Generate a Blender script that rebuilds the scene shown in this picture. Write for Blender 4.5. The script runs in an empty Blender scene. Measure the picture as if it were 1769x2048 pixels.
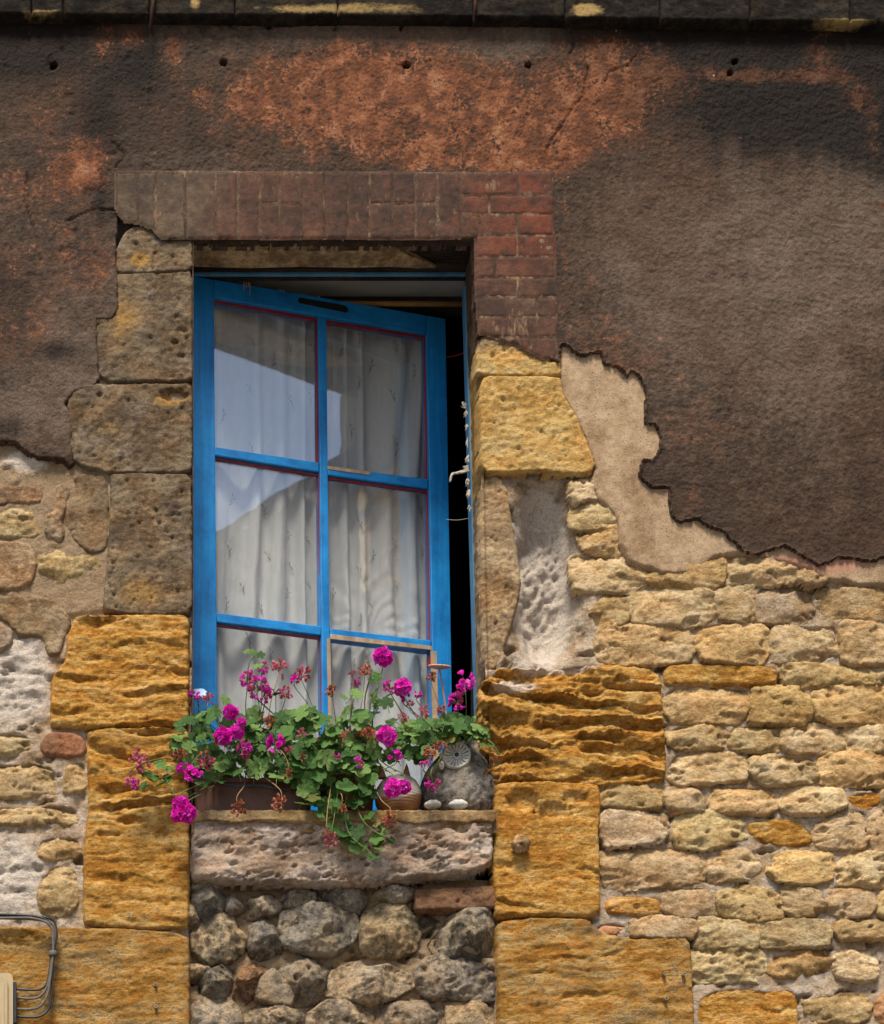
import bpy, bmesh, math, random
import numpy as np
from mathutils import Vector, Matrix

# ------------------------------------------------------------------ camera
C = bpy.context.scene.collection
SC = bpy.context.scene
S = 0.0014            # metres per photo pixel on the wall face (y = 0)
D = 6.0               # camera distance from the wall face
PCX, PCY = 150.0, 3150.0   # where the camera's axis meets the wall, in photo pixels
W_PX, H_PX = 1769.0, 2048.0
CAM = Vector(((PCX - W_PX / 2) * S, -D, 1.6))

cam_d = bpy.data.cameras.new('camera')
cam = bpy.data.objects.new('camera', cam_d)
C.objects.link(cam)
cam.location = CAM
cam.rotation_euler = (math.pi / 2, 0, 0)
cam_d.sensor_fit = 'HORIZONTAL'
cam_d.sensor_width = 36.0
cam_d.lens = D / S / W_PX * 36.0
cam_d.shift_x = (W_PX / 2 - PCX) / W_PX
cam_d.shift_y = (PCY - H_PX / 2) / W_PX
cam_d.clip_end = 2000
SC.camera = cam

# ------------------------------------------------------------------ sky, sun, exposure
SUN_EL, SUN_AZ = math.radians(58), math.radians(-14)     # azimuth from the wall's normal, towards -x
world = bpy.data.worlds.new('World')
SC.world = world
world.use_nodes = True
wn, wl = world.node_tree.nodes, world.node_tree.links
wn.clear()
w_out = wn.new('ShaderNodeOutputWorld')
w_bg = wn.new('ShaderNodeBackground')
w_sky = wn.new('ShaderNodeTexSky')
w_sky.sky_type = 'NISHITA'
w_sky.sun_disc = False
w_sky.sun_elevation = SUN_EL
w_sky.sun_rotation = math.pi - SUN_AZ
w_sky.air_density = 1.0
w_sky.dust_density = 1.5
w_co = wn.new('ShaderNodeTexCoord')
w_no = wn.new('ShaderNodeTexNoise')
w_no.inputs['Scale'].default_value = 3.2
w_no.inputs['Detail'].default_value = 9
w_no.inputs['Roughness'].default_value = 0.55
w_rp = wn.new('ShaderNodeValToRGB')
w_rp.color_ramp.elements[0].position = 0.47
w_rp.color_ramp.elements[1].position = 0.76
w_mx = wn.new('ShaderNodeMix')
w_mx.data_type = 'RGBA'
w_mx.inputs[7].default_value = (12.5, 11.9, 11.2, 1)
wl.new(w_co.outputs['Generated'], w_no.inputs['Vector'])
wl.new(w_no.outputs['Fac'], w_rp.inputs['Fac'])
wl.new(w_rp.outputs['Color'], w_mx.inputs[0])
wl.new(w_sky.outputs['Color'], w_mx.inputs[6])
wl.new(w_mx.outputs[2], w_bg.inputs['Color'])
w_bg.inputs['Strength'].default_value = 0.062
wl.new(w_bg.outputs['Background'], w_out.inputs['Surface'])

sun_d = bpy.data.lights.new('sun', 'SUN')
sun = bpy.data.objects.new('sun', sun_d)
C.objects.link(sun)
sun_d.energy = 2.6
sun_d.angle = math.radians(18)
sun_d.color = (1.0, 0.91, 0.77)
sd = Vector((math.cos(SUN_EL) * math.sin(SUN_AZ), -math.cos(SUN_EL) * math.cos(SUN_AZ), math.sin(SUN_EL)))
sun.rotation_euler = sd.to_track_quat('Z', 'Y').to_euler()
sun.location = (0, -4, 12)

SC.view_settings.view_transform = 'Standard'
SC.view_settings.look = 'None'
SC.view_settings.exposure = 1.12
SC.view_settings.gamma = 1.0
SC.view_settings.use_curve_mapping = False
SC.render.engine = 'CYCLES'
SC.cycles.max_bounces = 6
SC.cycles.transparent_max_bounces = 12
SC.cycles.use_denoising = True

# ------------------------------------------------------------------ numpy noise
def _hash(ix, iy, seed):
    h = (ix.astype(np.int64) * 374761393 + iy.astype(np.int64) * 668265263 + seed * 974634777) & 0xFFFFFFFF
    h = ((h ^ (h >> 13)) * 1274126177) & 0xFFFFFFFF
    h = ((h ^ (h >> 16)) * 2246822519) & 0xFFFFFFFF
    return ((h ^ (h >> 15)) & 0xFFFFFF) / float(0xFFFFFF)

def vnoise(x, y, seed=0):
    ix, iy = np.floor(x), np.floor(y)
    fx, fy = x - ix, y - iy
    u = fx * fx * fx * (fx * (fx * 6 - 15) + 10)
    v = fy * fy * fy * (fy * (fy * 6 - 15) + 10)
    def g(ox, oy):
        a = _hash(ix + ox, iy + oy, seed) * (2 * math.pi)
        return np.cos(a) * (fx - ox) + np.sin(a) * (fy - oy)
    n = (g(0, 0) * (1 - u) + g(1, 0) * u) * (1 - v) + (g(0, 1) * (1 - u) + g(1, 1) * u) * v
    return n * 1.5          # about -1..1

def fbm(x, y, seed=0, octv=4, gain=0.5):
    s, a, t = 0.0, 1.0, 0.0
    for k in range(octv):
        s = s + a * vnoise(x * 2 ** k + 17.3 * k, y * 2 ** k - 9.1 * k, seed + k * 13)
        t += a
        a *= gain
    return s / t

def worley(x, y, seed=0):
    ix, iy = np.floor(x), np.floor(y)
    f1 = np.full(np.shape(x), 9.0)
    idv = np.zeros(np.shape(x))
    for ox in (-1, 0, 1):
        for oy in (-1, 0, 1):
            cx, cy = ix + ox, iy + oy
            px = cx + _hash(cx, cy, seed)
            py = cy + _hash(cx, cy, seed + 71)
            d = np.hypot(x - px, y - py)
            m = d < f1
            f1 = np.where(m, d, f1)
            idv = np.where(m, _hash(cx, cy, seed + 133), idv)
    return f1, idv

def sstep(a, b, x):
    t = np.clip((x - a) / (b - a), 0, 1)
    return t * t * (3 - 2 * t)

# ------------------------------------------------------------------ geometry helpers
def wx(px, Y=0.0):
    return CAM.x + (px - PCX) * S * (D + Y) / D
def wz(py, Y=0.0):
    return CAM.z + (PCY - py) * S * (D + Y) / D
def P(px, py, Y=0.0):
    return Vector((wx(px, Y), Y, wz(py, Y)))

def crop(ox, oy, s, pts):
    return [(ox + x / s, oy + y / s) for x, y in pts]

def chaikin(pts, it=1, q=0.25):
    for _ in range(it):
        out = []
        n = len(pts)
        for i in range(n):
            a, b = pts[i], pts[(i + 1) % n]
            out.append((a[0] * (1 - q) + b[0] * q, a[1] * (1 - q) + b[1] * q))
            out.append((a[0] * q + b[0] * (1 - q), a[1] * q + b[1] * (1 - q)))
        pts = out
    return pts

def sdf(U, V, pts):
    """signed distance in pixels, positive inside"""
    d2 = np.full(U.shape, 1e12)
    ins = np.zeros(U.shape, bool)
    n = len(pts)
    for i in range(n):
        x0, y0 = pts[i]
        x1, y1 = pts[(i + 1) % n]
        ex, ey = x1 - x0, y1 - y0
        L = ex * ex + ey * ey + 1e-9
        t = np.clip(((U - x0) * ex + (V - y0) * ey) / L, 0, 1)
        d2 = np.minimum(d2, (U - x0 - t * ex) ** 2 + (V - y0 - t * ey) ** 2)
        if y0 != y1:
            c = ((y0 > V) != (y1 > V)) & (U < ex * (V - y0) / ey + x0)
            ins ^= c
    return np.where(ins, 1, -1) * np.sqrt(d2)

def np_mesh(name, co, quads, smooth=True, masks=None, tris=None):
    me = bpy.data.meshes.new(name)
    nq = len(quads)
    me.vertices.add(len(co))
    me.vertices.foreach_set('co', np.ascontiguousarray(co, np.float32).ravel())
    me.loops.add(nq * 4)
    me.polygons.add(nq)
    me.loops.foreach_set('vertex_index', np.ascontiguousarray(quads, np.int32).ravel())
    me.polygons.foreach_set('loop_start', np.arange(nq, dtype=np.int32) * 4)
    me.polygons.foreach_set('loop_total', np.full(nq, 4, np.int32))
    me.polygons.foreach_set('use_smooth', np.full(nq, smooth, bool))
    me.update(calc_edges=True)
    if masks is not None:
        at = me.attributes.new('masks', 'FLOAT_COLOR', 'POINT')
        buf = np.ones((len(co), 4), np.float32)
        buf[:, :3] = masks
        at.data.foreach_set('color', buf.ravel())
    return me

def link(name, me, mat=None, parent=None):
    o = bpy.data.objects.new(name, me)
    C.objects.link(o)
    if mat is not None:
        if isinstance(mat, (list, tuple)):
            for m in mat:
                me.materials.append(m)
        else:
            me.materials.append(mat)
    if parent is not None:
        o.parent = parent
        o.matrix_parent_inverse = parent.matrix_world.inverted() if parent.parent is None and False else Matrix()
        if parent.type == 'EMPTY' or True:
            # parents keep identity rotation; subtract their location
            o.location = o.location - world_loc(parent)
    return o

def world_loc(o):
    v = Vector((0, 0, 0))
    while o is not None:
        v = v + o.location
        o = o.parent
    return v

def thing(name, label, cat, loc=(0, 0, 0), group=None):
    o = bpy.data.objects.new(name, None)
    o.empty_display_size = 0.05
    o.location = loc
    C.objects.link(o)
    o['label'] = label
    o['category'] = cat
    if group:
        o['group'] = group
    return o

def tag(o, label, cat, group=None):
    o['label'] = label
    o['category'] = cat
    if group:
        o['group'] = group
    return o

def sheet(name, box, res, dfun, hfun, Yref, mat, parent, smooth=True, keep=None):
    """A relief standing proud of the wall: dfun = distance inside its outline (px),
    hfun(U, V, d) -> (height towards the street in metres, masks or None)."""
    x0, x1, y0, y1 = box
    xs = np.arange(x0, x1 + res, res, dtype=float)
    ys = np.arange(y0, y1 + res, res, dtype=float)
    U, V = np.meshgrid(xs, ys)
    d = dfun(U, V)
    K = d > -1.7 * res
    if keep is not None:
        K &= keep(U, V)
    F = K[:-1, :-1] & K[1:, :-1] & K[1:, 1:] & K[:-1, 1:]
    if not F.any():
        return None
    used = np.zeros_like(K)
    used[:-1, :-1] |= F
    used[1:, :-1] |= F
    used[1:, 1:] |= F
    used[:-1, 1:] |= F
    idx = np.full(K.shape, -1, np.int64)
    idx[used] = np.arange(used.sum())
    h, m = hfun(U, V, d)
    f = S * (D + Yref) / D
    X = CAM.x + (U - PCX) * f
    Z = CAM.z + (PCY - V) * f
    co = np.stack([X[used], -h[used], Z[used]], 1)
    # v grows downwards: order so normals face -Y
    q = np.stack([idx[1:, :-1][F], idx[1:, 1:][F], idx[:-1, 1:][F], idx[:-1, :-1][F]], 1)
    c = co.mean(0)
    c[1] = 0.0
    masks = None
    if m is not None:
        masks = np.stack([np.broadcast_to(k, U.shape)[used] for k in m], 1)
    me = np_mesh(name, co - c, q, smooth, masks)
    o = bpy.data.objects.new(name, me)
    C.objects.link(o)
    me.materials.append(mat)
    o.location = Vector(c)
    if parent is not None:
        o.parent = parent
        o.location = Vector(c) - world_loc(parent)
    return o

def bm_obj(name, bm, mat, parent=None, smooth=False, loc=None):
    me = bpy.data.meshes.new(name)
    bmesh.ops.recalc_face_normals(bm, faces=bm.faces[:])
    bm.to_mesh(me)
    bm.free()
    if smooth:
        me.polygons.foreach_set('use_smooth', np.ones(len(me.polygons), bool))
    n = len(me.vertices)
    co = np.empty(n * 3, np.float32)
    me.vertices.foreach_get('co', co)
    co = co.reshape(-1, 3)
    c = Vector((co.max(0) + co.min(0)) / 2) if loc is None else Vector(loc)
    me.vertices.foreach_set('co', (co - np.array(c, np.float32)).ravel())
    me.update()
    o = bpy.data.objects.new(name, me)
    C.objects.link(o)
    if isinstance(mat, (list, tuple)):
        for m in mat:
            me.materials.append(m)
    else:
        me.materials.append(mat)
    o.location = c
    if parent is not None:
        o.parent = parent
        o.location = c - world_loc(parent)
    return o

def add_prism(bm, front, depth, bevel=0.0, seg=1):
    """front: loop of 3-D points; depth: extrusion vector"""
    f = [bm.verts.new(p) for p in front]
    b = [bm.verts.new(Vector(p) + Vector(depth)) for p in front]
    n = len(f)
    fs = [bm.faces.new(f), bm.faces.new(b[::-1])]
    for i in range(n):
        fs.append(bm.faces.new((f[i], b[i], b[(i + 1) % n], f[(i + 1) % n])))
    if bevel > 0:
        es = set()
        for q in fs:
            es.update(q.edges)
        bmesh.ops.bevel(bm, geom=list(es), offset=bevel, segments=seg, profile=0.5, affect='EDGES')

def add_box(bm, x0, x1, y0, y1, z0, z1, bevel=0.0, seg=1):
    add_prism(bm, [(x0, y0, z0), (x1, y0, z0), (x1, y0, z1), (x0, y0, z1)], (0, y1 - y0, 0), bevel, seg)

def add_tube(bm, pts, radii, n=6, cap=True):
    pts = [Vector(p) for p in pts]
    if not isinstance(radii, (list, tuple)):
        radii = [radii] * len(pts)
    rings = []
    ref = Vector((0.3, -1, 0.2)).normalized()
    for i, p in enumerate(pts):
        t = (pts[min(i + 1, len(pts) - 1)] - pts[max(i - 1, 0)])
        t = t.normalized() if t.length > 1e-9 else Vector((0, 0, 1))
        a = t.cross(ref)
        if a.length < 1e-4:
            a = t.cross(Vector((1, 0, 0)))
        a.normalize()
        b = t.cross(a)
        rings.append([bm.verts.new(p + (a * math.cos(k * 2 * math.pi / n) + b * math.sin(k * 2 * math.pi / n)) * radii[i]) for k in range(n)])
    for i in range(len(rings) - 1):
        for k in range(n):
            f = bm.faces.new((rings[i][k], rings[i][(k + 1) % n], rings[i + 1][(k + 1) % n], rings[i + 1][k]))
            f.smooth = True
    if cap:
        bm.faces.new(rings[0][::-1])
        bm.faces.new(rings[-1])

def spline(pts, n=6):
    """Catmull-Rom through pts"""
    pts = [Vector(p) for p in pts]
    q = [pts[0] * 2 - pts[1]] + pts + [pts[-1] * 2 - pts[-2]]
    out = []
    for i in range(1, len(q) - 2):
        for k in range(n):
            t = k / n
            a, b, c, d = q[i - 1], q[i], q[i + 1], q[i + 2]
            out.append(0.5 * ((2 * b) + (c - a) * t + (2 * a - 5 * b + 4 * c - d) * t * t + (3 * b - a - 3 * c + d) * t ** 3))
    out.append(pts[-1])
    return out

# ------------------------------------------------------------------ materials
class G:
    def __init__(s, name):
        s.m = bpy.data.materials.new(name)
        s.m.use_nodes = True
        s.t = s.m.node_tree
        s.t.nodes.clear()
        s.out = s.t.nodes.new('ShaderNodeOutputMaterial')
    def n(s, t, **kw):
        nd = s.t.nodes.new(t)
        for k, v in kw.items():
            setattr(nd, k, v)
        return nd
    def put(s, sock, v):
        if v is None:
            return
        if isinstance(v, bpy.types.NodeSocket):
            s.t.links.new(v, sock)
        else:
            if isinstance(v, (tuple, list)) and len(v) == 3 and sock.type == 'RGBA':
                v = (*v, 1)
            sock.default_value = v
    def pos(s, offset=False, scale=(1, 1, 1)):
        g = s.n('ShaderNodeNewGeometry').outputs['Position']
        if offset:
            oi = s.n('ShaderNodeObjectInfo')
            a = s.n('ShaderNodeVectorMath', operation='SCALE')
            a.inputs[0].default_value = (31.7, 17.3, 23.9)
            s.put(a.inputs['Scale'], oi.outputs['Random'])
            b = s.n('ShaderNodeVectorMath', operation='ADD')
            s.put(b.inputs[0], g)
            s.put(b.inputs[1], a.outputs[0])
            g = b.outputs[0]
        return s.scaled(g, scale) if scale != (1, 1, 1) else g
    def scaled(s, v, scale):
        m = s.n('ShaderNodeVectorMath', operation='MULTIPLY')
        s.put(m.inputs[0], v)
        m.inputs[1].default_value = scale
        return m.outputs[0]
    def objpos(s):
        return s.n('ShaderNodeTexCoord').outputs['Object']
    def noise(s, v, scale, detail=4, rough=0.55, dist=0.0):
        nd = s.n('ShaderNodeTexNoise')
        s.put(nd.inputs['Vector'], v)
        nd.inputs['Scale'].default_value = scale
        nd.inputs['Detail'].default_value = detail
        nd.inputs['Roughness'].default_value = rough
        nd.inputs['Distortion'].default_value = dist
        return nd.outputs['Fac']
    def voro(s, v, scale, feature='F1'):
        nd = s.n('ShaderNodeTexVoronoi', feature=feature)
        s.put(nd.inputs['Vector'], v)
        nd.inputs['Scale'].default_value = scale
        return nd.outputs['Distance']
    def ramp(s, fac, stops):
        nd = s.n('ShaderNodeValToRGB')
        els = nd.color_ramp.elements
        while len(els) < len(stops):
            els.new(0.5)
        for e, (p, c) in zip(els, stops):
            e.position = p
            e.color = (*c, 1) if len(c) == 3 else c
        s.put(nd.inputs['Fac'], fac)
        return nd.outputs['Color']
    def step(s, fac, a, b):
        nd = s.n('ShaderNodeMapRange', interpolation_type='SMOOTHSTEP')
        s.put(nd.inputs['Value'], fac)
        nd.inputs['From Min'].default_value = a
        nd.inputs['From Max'].default_value = b
        return nd.outputs['Result']
    def math(s, op, a, b=None, c=None):
        nd = s.n('ShaderNodeMath', operation=op)
        s.put(nd.inputs[0], a)
        s.put(nd.inputs[1], b)
        if c is not None:
            s.put(nd.inputs[2], c)
        return nd.outputs[0]
    def mix(s, fac, a, b, blend='MIX'):
        nd = s.n('ShaderNodeMix', data_type='RGBA', blend_type=blend)
        s.put(nd.inputs[0], fac)
        s.put(nd.inputs[6], a)
        s.put(nd.inputs[7], b)
        return nd.outputs[2]
    def masks(s):
        a = s.n('ShaderNodeAttribute', attribute_name='masks')
        sp = s.n('ShaderNodeSeparateColor')
        s.put(sp.inputs[0], a.outputs['Color'])
        return sp.outputs[0], sp.outputs[1], sp.outputs[2]
    def tint(s, col):
        oi = s.n('ShaderNodeObjectInfo')
        return s.mix(1.0, col, oi.outputs['Color'], 'MULTIPLY')
    def bump(s, h, dist, strength=1.0):
        nd = s.n('ShaderNodeBump')
        nd.inputs['Strength'].default_value = strength
        nd.inputs['Distance'].default_value = dist
        s.put(nd.inputs['Height'], h)
        return nd.outputs['Normal']
    def bsdf(s, col, rough=0.8, normal=None, spec=0.3, **kw):
        nd = s.n('ShaderNodeBsdfPrincipled')
        s.put(nd.inputs['Base Color'], col)
        s.put(nd.inputs['Roughness'], rough)
        s.put(nd.inputs['Specular IOR Level'], spec)
        s.put(nd.inputs['Normal'], normal)
        for k, v in kw.items():
            s.put(nd.inputs[k], v)
        s.put(s.out.inputs['Surface'], nd.outputs[0])
        s.p = nd
        return s.m

def stone_mat(name, cols, crust, crust_amt=0.5, stain=None, bump=0.004, an=(1, 1, 1.6), fine=1.0, spot=None, hue=0.35):
    """mottled stone; masks.r biases a weathered crust, masks.g a second colour (lime, sooty stain ...)"""
    g = G(name)
    v = g.pos(True)
    va = g.scaled(v, an)
    r, gg, b = g.masks()
    n0 = g.noise(va, 4.5, 4, 0.6)
    n1 = g.noise(va, 14, 6, 0.62)
    n2 = g.noise(va, 52, 6, 0.68)
    n3 = g.noise(v, 150, 4, 0.8)
    f = g.math('ADD', g.math('ADD', g.math('MULTIPLY', n0, 0.25), g.math('MULTIPLY', n1, 0.35)), g.math('MULTIPLY', n2, 0.4))
    lo = tuple(c * 0.72 for c in cols[0])
    hi = tuple(min(0.8, c * 1.1) for c in cols[2])
    col = g.ramp(f, [(0.36, lo), (0.45, cols[0]), (0.51, cols[1]), (0.57, cols[2]), (0.66, hi)])
    # patches that lean warmer or greyer
    hn = g.noise(va, 11, 3, 0.5)
    warm = g.mix(1.0, col, (1.08, 0.92, 0.78), 'MULTIPLY')
    cool = g.mix(1.0, col, (0.90, 0.97, 1.12), 'MULTIPLY')
    col = g.mix(g.math('MULTIPLY', g.step(hn, 0.5, 0.66), hue * 2), col, warm)
    col = g.mix(g.math('MULTIPLY', g.step(hn, 0.5, 0.36), hue * 2), col, cool)
    # weathered crust on what stands proud
    cm = g.math('ADD', g.math('MULTIPLY', n2, 0.5), g.math('MULTIPLY', n3, 0.5))
    cm = g.math('ADD', cm, g.math('MULTIPLY', g.math('SUBTRACT', n0, 0.5), 0.5))
    cm = g.math('ADD', cm, g.math('MULTIPLY', g.math('SUBTRACT', r, 0.5), 0.55))
    cm = g.step(cm, 0.66 - 0.3 * crust_amt, 0.76 - 0.3 * crust_amt)
    col = g.mix(g.math('MULTIPLY', cm, 0.85), col, crust)
    if stain is not None:
        sm = g.math('ADD', g.math('MULTIPLY', g.math('ADD', n2, n1), 0.3), gg)
        col = g.mix(g.step(sm, 0.6, 0.84), col, stain)
    if spot is not None:
        vs = g.noise(v, 26, 5, 0.7, 0.6)
        col = g.mix(g.math('MULTIPLY', g.step(vs, 0.52, 0.6), 0.85), col, spot)
    sp = g.ramp(n3, [(0.28, (0.55, 0.54, 0.53)), (0.5, (1, 1, 1)), (0.74, (1.28, 1.28, 1.28))])
    col = g.mix(1.0, col, sp, 'MULTIPLY')
    col = g.tint(col)
    hgt = g.math('ADD', g.math('MULTIPLY', n2, 0.5), g.math('MULTIPLY', n3, 0.5 * fine))
    return g.bsdf(col, 0.92, g.bump(hgt, bump * 1.7), 0.12)

MAT = {}
MAT['rubble'] = stone_mat('cream_rubble_stone', [(0.37, 0.25, 0.115), (0.53, 0.385, 0.195), (0.64, 0.49, 0.28)], (0.27, 0.19, 0.10), 0.29, (0.45, 0.22, 0.13), 0.007, hue=0.22)
MAT['ochre'] = stone_mat('ochre_sandstone', [(0.33, 0.15, 0.025), (0.49, 0.258, 0.058), (0.61, 0.395, 0.145)], (0.15, 0.10, 0.045), 0.48, (0.58, 0.46, 0.36), 0.007, (1, 1, 2.6))
MAT['browned'] = stone_mat('browned_sandstone', [(0.125, 0.087, 0.053), (0.20, 0.145, 0.092), (0.30, 0.225, 0.14)], (0.115, 0.086, 0.057), 0.46, (0.40, 0.23, 0.07), 0.007, (1, 1, 1.3), 1.2)
MAT['yellow'] = stone_mat('yellow_sandstone', [(0.40, 0.235, 0.07), (0.53, 0.34, 0.12), (0.62, 0.44, 0.19)], (0.27, 0.17, 0.075), 0.40, (0.13, 0.10, 0.08), 0.006)
MAT['flint'] = stone_mat('flint_nodule', [(0.145, 0.127, 0.106), (0.285, 0.247, 0.197), (0.45, 0.385, 0.30)], (0.38, 0.29, 0.19), 0.46, (0.42, 0.29, 0.14), 0.009, (1, 1, 1), 1.3, (0.44, 0.37, 0.28))
MAT['sill'] = stone_mat('pale_sill_stone', [(0.28, 0.205, 0.15), (0.42, 0.325, 0.25), (0.54, 0.43, 0.34)], (0.22, 0.155, 0.11), 0.4, (0.2, 0.14, 0.06), 0.006)
MAT['mortar'] = stone_mat('lime_mortar', [(0.36, 0.255, 0.155), (0.47, 0.355, 0.245), (0.58, 0.47, 0.36)], (0.33, 0.23, 0.135), 0.38, (0.62, 0.535, 0.455), 0.008, (1, 1, 1.1), 1.3)
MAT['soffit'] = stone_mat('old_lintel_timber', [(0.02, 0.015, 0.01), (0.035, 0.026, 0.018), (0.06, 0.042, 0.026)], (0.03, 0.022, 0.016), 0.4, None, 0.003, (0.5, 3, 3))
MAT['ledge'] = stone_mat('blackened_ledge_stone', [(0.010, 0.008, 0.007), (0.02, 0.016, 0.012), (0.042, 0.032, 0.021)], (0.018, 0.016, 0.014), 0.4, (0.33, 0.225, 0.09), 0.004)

def render_mat(name, kind):
    g = G(name)
    v = g.pos()
    r, gg, b = g.masks()
    n0 = g.noise(v, 3.5, 4, 0.6)
    n1 = g.noise(v, 14, 6, 0.62)
    n2 = g.noise(v, 60, 5, 0.66)
    n3 = g.noise(v, 230, 4, 0.7)
    pit = g.voro(v, 105)
    if kind == 'tan':
        f = g.math('ADD', g.math('MULTIPLY', n1, 0.6), g.math('MULTIPLY', n2, 0.4))
        col = g.ramp(f, [(0.38, (0.24, 0.155, 0.088)), (0.5, (0.355, 0.245, 0.15)), (0.62, (0.46, 0.335, 0.22))])
        pk = g.math('ADD', g.math('MULTIPLY', n1, 0.55), r)
        col = g.mix(g.math('MULTIPLY', g.step(pk, 0.62, 0.92), 0.85), col, (0.43, 0.22, 0.15))
        sp = g.voro(v, 95)
        col = g.mix(g.math('MULTIPLY', g.math('LESS_THAN', sp, 0.17), 0.8), col, (0.12, 0.085, 0.055))
        sp2 = g.voro(g.scaled(v, (1.1, 1.1, 1.1)), 170)
        col = g.mix(g.math('MULTIPLY', g.math('LESS_THAN', sp2, 0.13), 0.7), col, (0.70, 0.62, 0.5))
        return g.bsdf(g.mix(1.0, col, g.ramp(n3, [(0.3, (0.82,) * 3), (0.7, (1.1,) * 3)]), 'MULTIPLY'), 0.92, g.bump(g.math('ADD', g.math('MULTIPLY', n2, 0.5), n3), 0.0022), 0.12)
    # dark weathered coat: masks r = bared red render, g = soot plus painted corner vignette, b = paler grey
    f = g.math('ADD', g.math('MULTIPLY', n1, 0.5), g.math('MULTIPLY', n2, 0.5))
    dark = g.ramp(f, [(0.34, (0.036, 0.026, 0.020)), (0.5, (0.072, 0.051, 0.038)), (0.66, (0.12, 0.086, 0.062))])
    pale = g.ramp(f, [(0.34, (0.095, 0.073, 0.058)), (0.5, (0.155, 0.123, 0.099)), (0.66, (0.23, 0.187, 0.153))])
    pb = g.math('ADD', b, g.math('MULTIPLY', g.math('SUBTRACT', n0, 0.5), 0.9))
    pb = g.math('ADD', pb, g.math('MULTIPLY', g.math('SUBTRACT', n2, 0.5), 0.7))
    col = g.mix(g.step(pb, 0.15, 0.85), dark, pale)
    brn = g.noise(v, 2.3, 5, 0.65)
    col = g.mix(g.math('MULTIPLY', g.step(brn, 0.45, 0.68), 0.65), col, g.ramp(f, [(0.34, (0.052, 0.030, 0.020)), (0.5, (0.10, 0.060, 0.040)), (0.66, (0.165, 0.105, 0.072))]))
    # soot and painted corner darkening, with run-off streaks and ragged edges
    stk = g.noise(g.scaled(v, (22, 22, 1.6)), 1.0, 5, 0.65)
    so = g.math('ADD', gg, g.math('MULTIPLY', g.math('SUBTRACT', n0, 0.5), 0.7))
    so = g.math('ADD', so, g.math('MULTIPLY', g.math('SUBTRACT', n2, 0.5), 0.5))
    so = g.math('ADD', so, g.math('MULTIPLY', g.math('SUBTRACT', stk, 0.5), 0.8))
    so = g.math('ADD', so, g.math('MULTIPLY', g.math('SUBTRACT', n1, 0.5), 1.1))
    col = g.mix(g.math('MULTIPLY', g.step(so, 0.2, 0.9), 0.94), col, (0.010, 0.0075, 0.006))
    wash = g.math('ADD', g.math('MULTIPLY', r, 1.35), g.math('MULTIPLY', g.math('SUBTRACT', n1, 0.5), 1.1))
    col = g.mix(g.math('MULTIPLY', g.math('MULTIPLY', g.step(wash, 0.2, 0.85), 0.8), g.math('SUBTRACT', 1.0, g.math('MULTIPLY', g.step(so, 0.4, 1.1), 0.7))), col, g.ramp(f, [(0.36, (0.062, 0.030, 0.019)), (0.5, (0.135, 0.062, 0.034)), (0.64, (0.21, 0.10, 0.055))]))
    # bared red
    n5 = g.noise(v, 100, 4, 0.7)
    fr = g.math('ADD', g.math('MULTIPLY', n2, 0.3), g.math('MULTIPLY', n1, 0.3))
    fr = g.math('ADD', fr, g.math('MULTIPLY', n5, 0.4))
    fr = g.math('ADD', g.math('MULTIPLY', g.math('SUBTRACT', fr, 0.5), 1.5), 0.5)
    rm = g.math('ADD', fr, g.math('MULTIPLY', g.math('SUBTRACT', r, 0.5), 0.36))
    red = g.ramp(g.noise(v, 24, 5, 0.6), [(0.38, (0.13, 0.053, 0.028)), (0.48, (0.235, 0.09, 0.041)), (0.56, (0.34, 0.14, 0.066)), (0.68, (0.44, 0.23, 0.135))])
    col = g.mix(g.math('MULTIPLY', g.math('MULTIPLY', g.step(rm, 0.495, 0.555), 0.9), g.math('SUBTRACT', 1.0, g.math('MULTIPLY', g.step(so, 0.4, 1.2), 0.72))), col, red)
    # a few white flecks
    fl = g.voro(v, 7.5)
    col = g.mix(g.math('LESS_THAN', fl, 0.017), col, (0.55, 0.5, 0.45))
    grit = g.ramp(n3, [(0.28, (0.6, 0.6, 0.6)), (0.5, (1, 1, 1)), (0.75, (1.35, 1.33, 1.3))])
    col = g.mix(1.0, col, grit, 'MULTIPLY')
    hgt = g.math('ADD', g.math('ADD', g.math('MULTIPLY', n3, 0.5), g.math('MULTIPLY', n2, 0.7)), g.math('MULTIPLY', g.math('SUBTRACT', 1.0, pit), 0.4))
    return g.bsdf(g.mix(1.0, col, (0.66, 0.585, 0.53), 'MULTIPLY'), 0.62, g.bump(hgt, 0.0040), 0.10)
MAT['tan'] = render_mat('bare_tan_render', 'tan')
MAT['coat'] = render_mat('dark_weathered_coat', 'coat')

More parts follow.
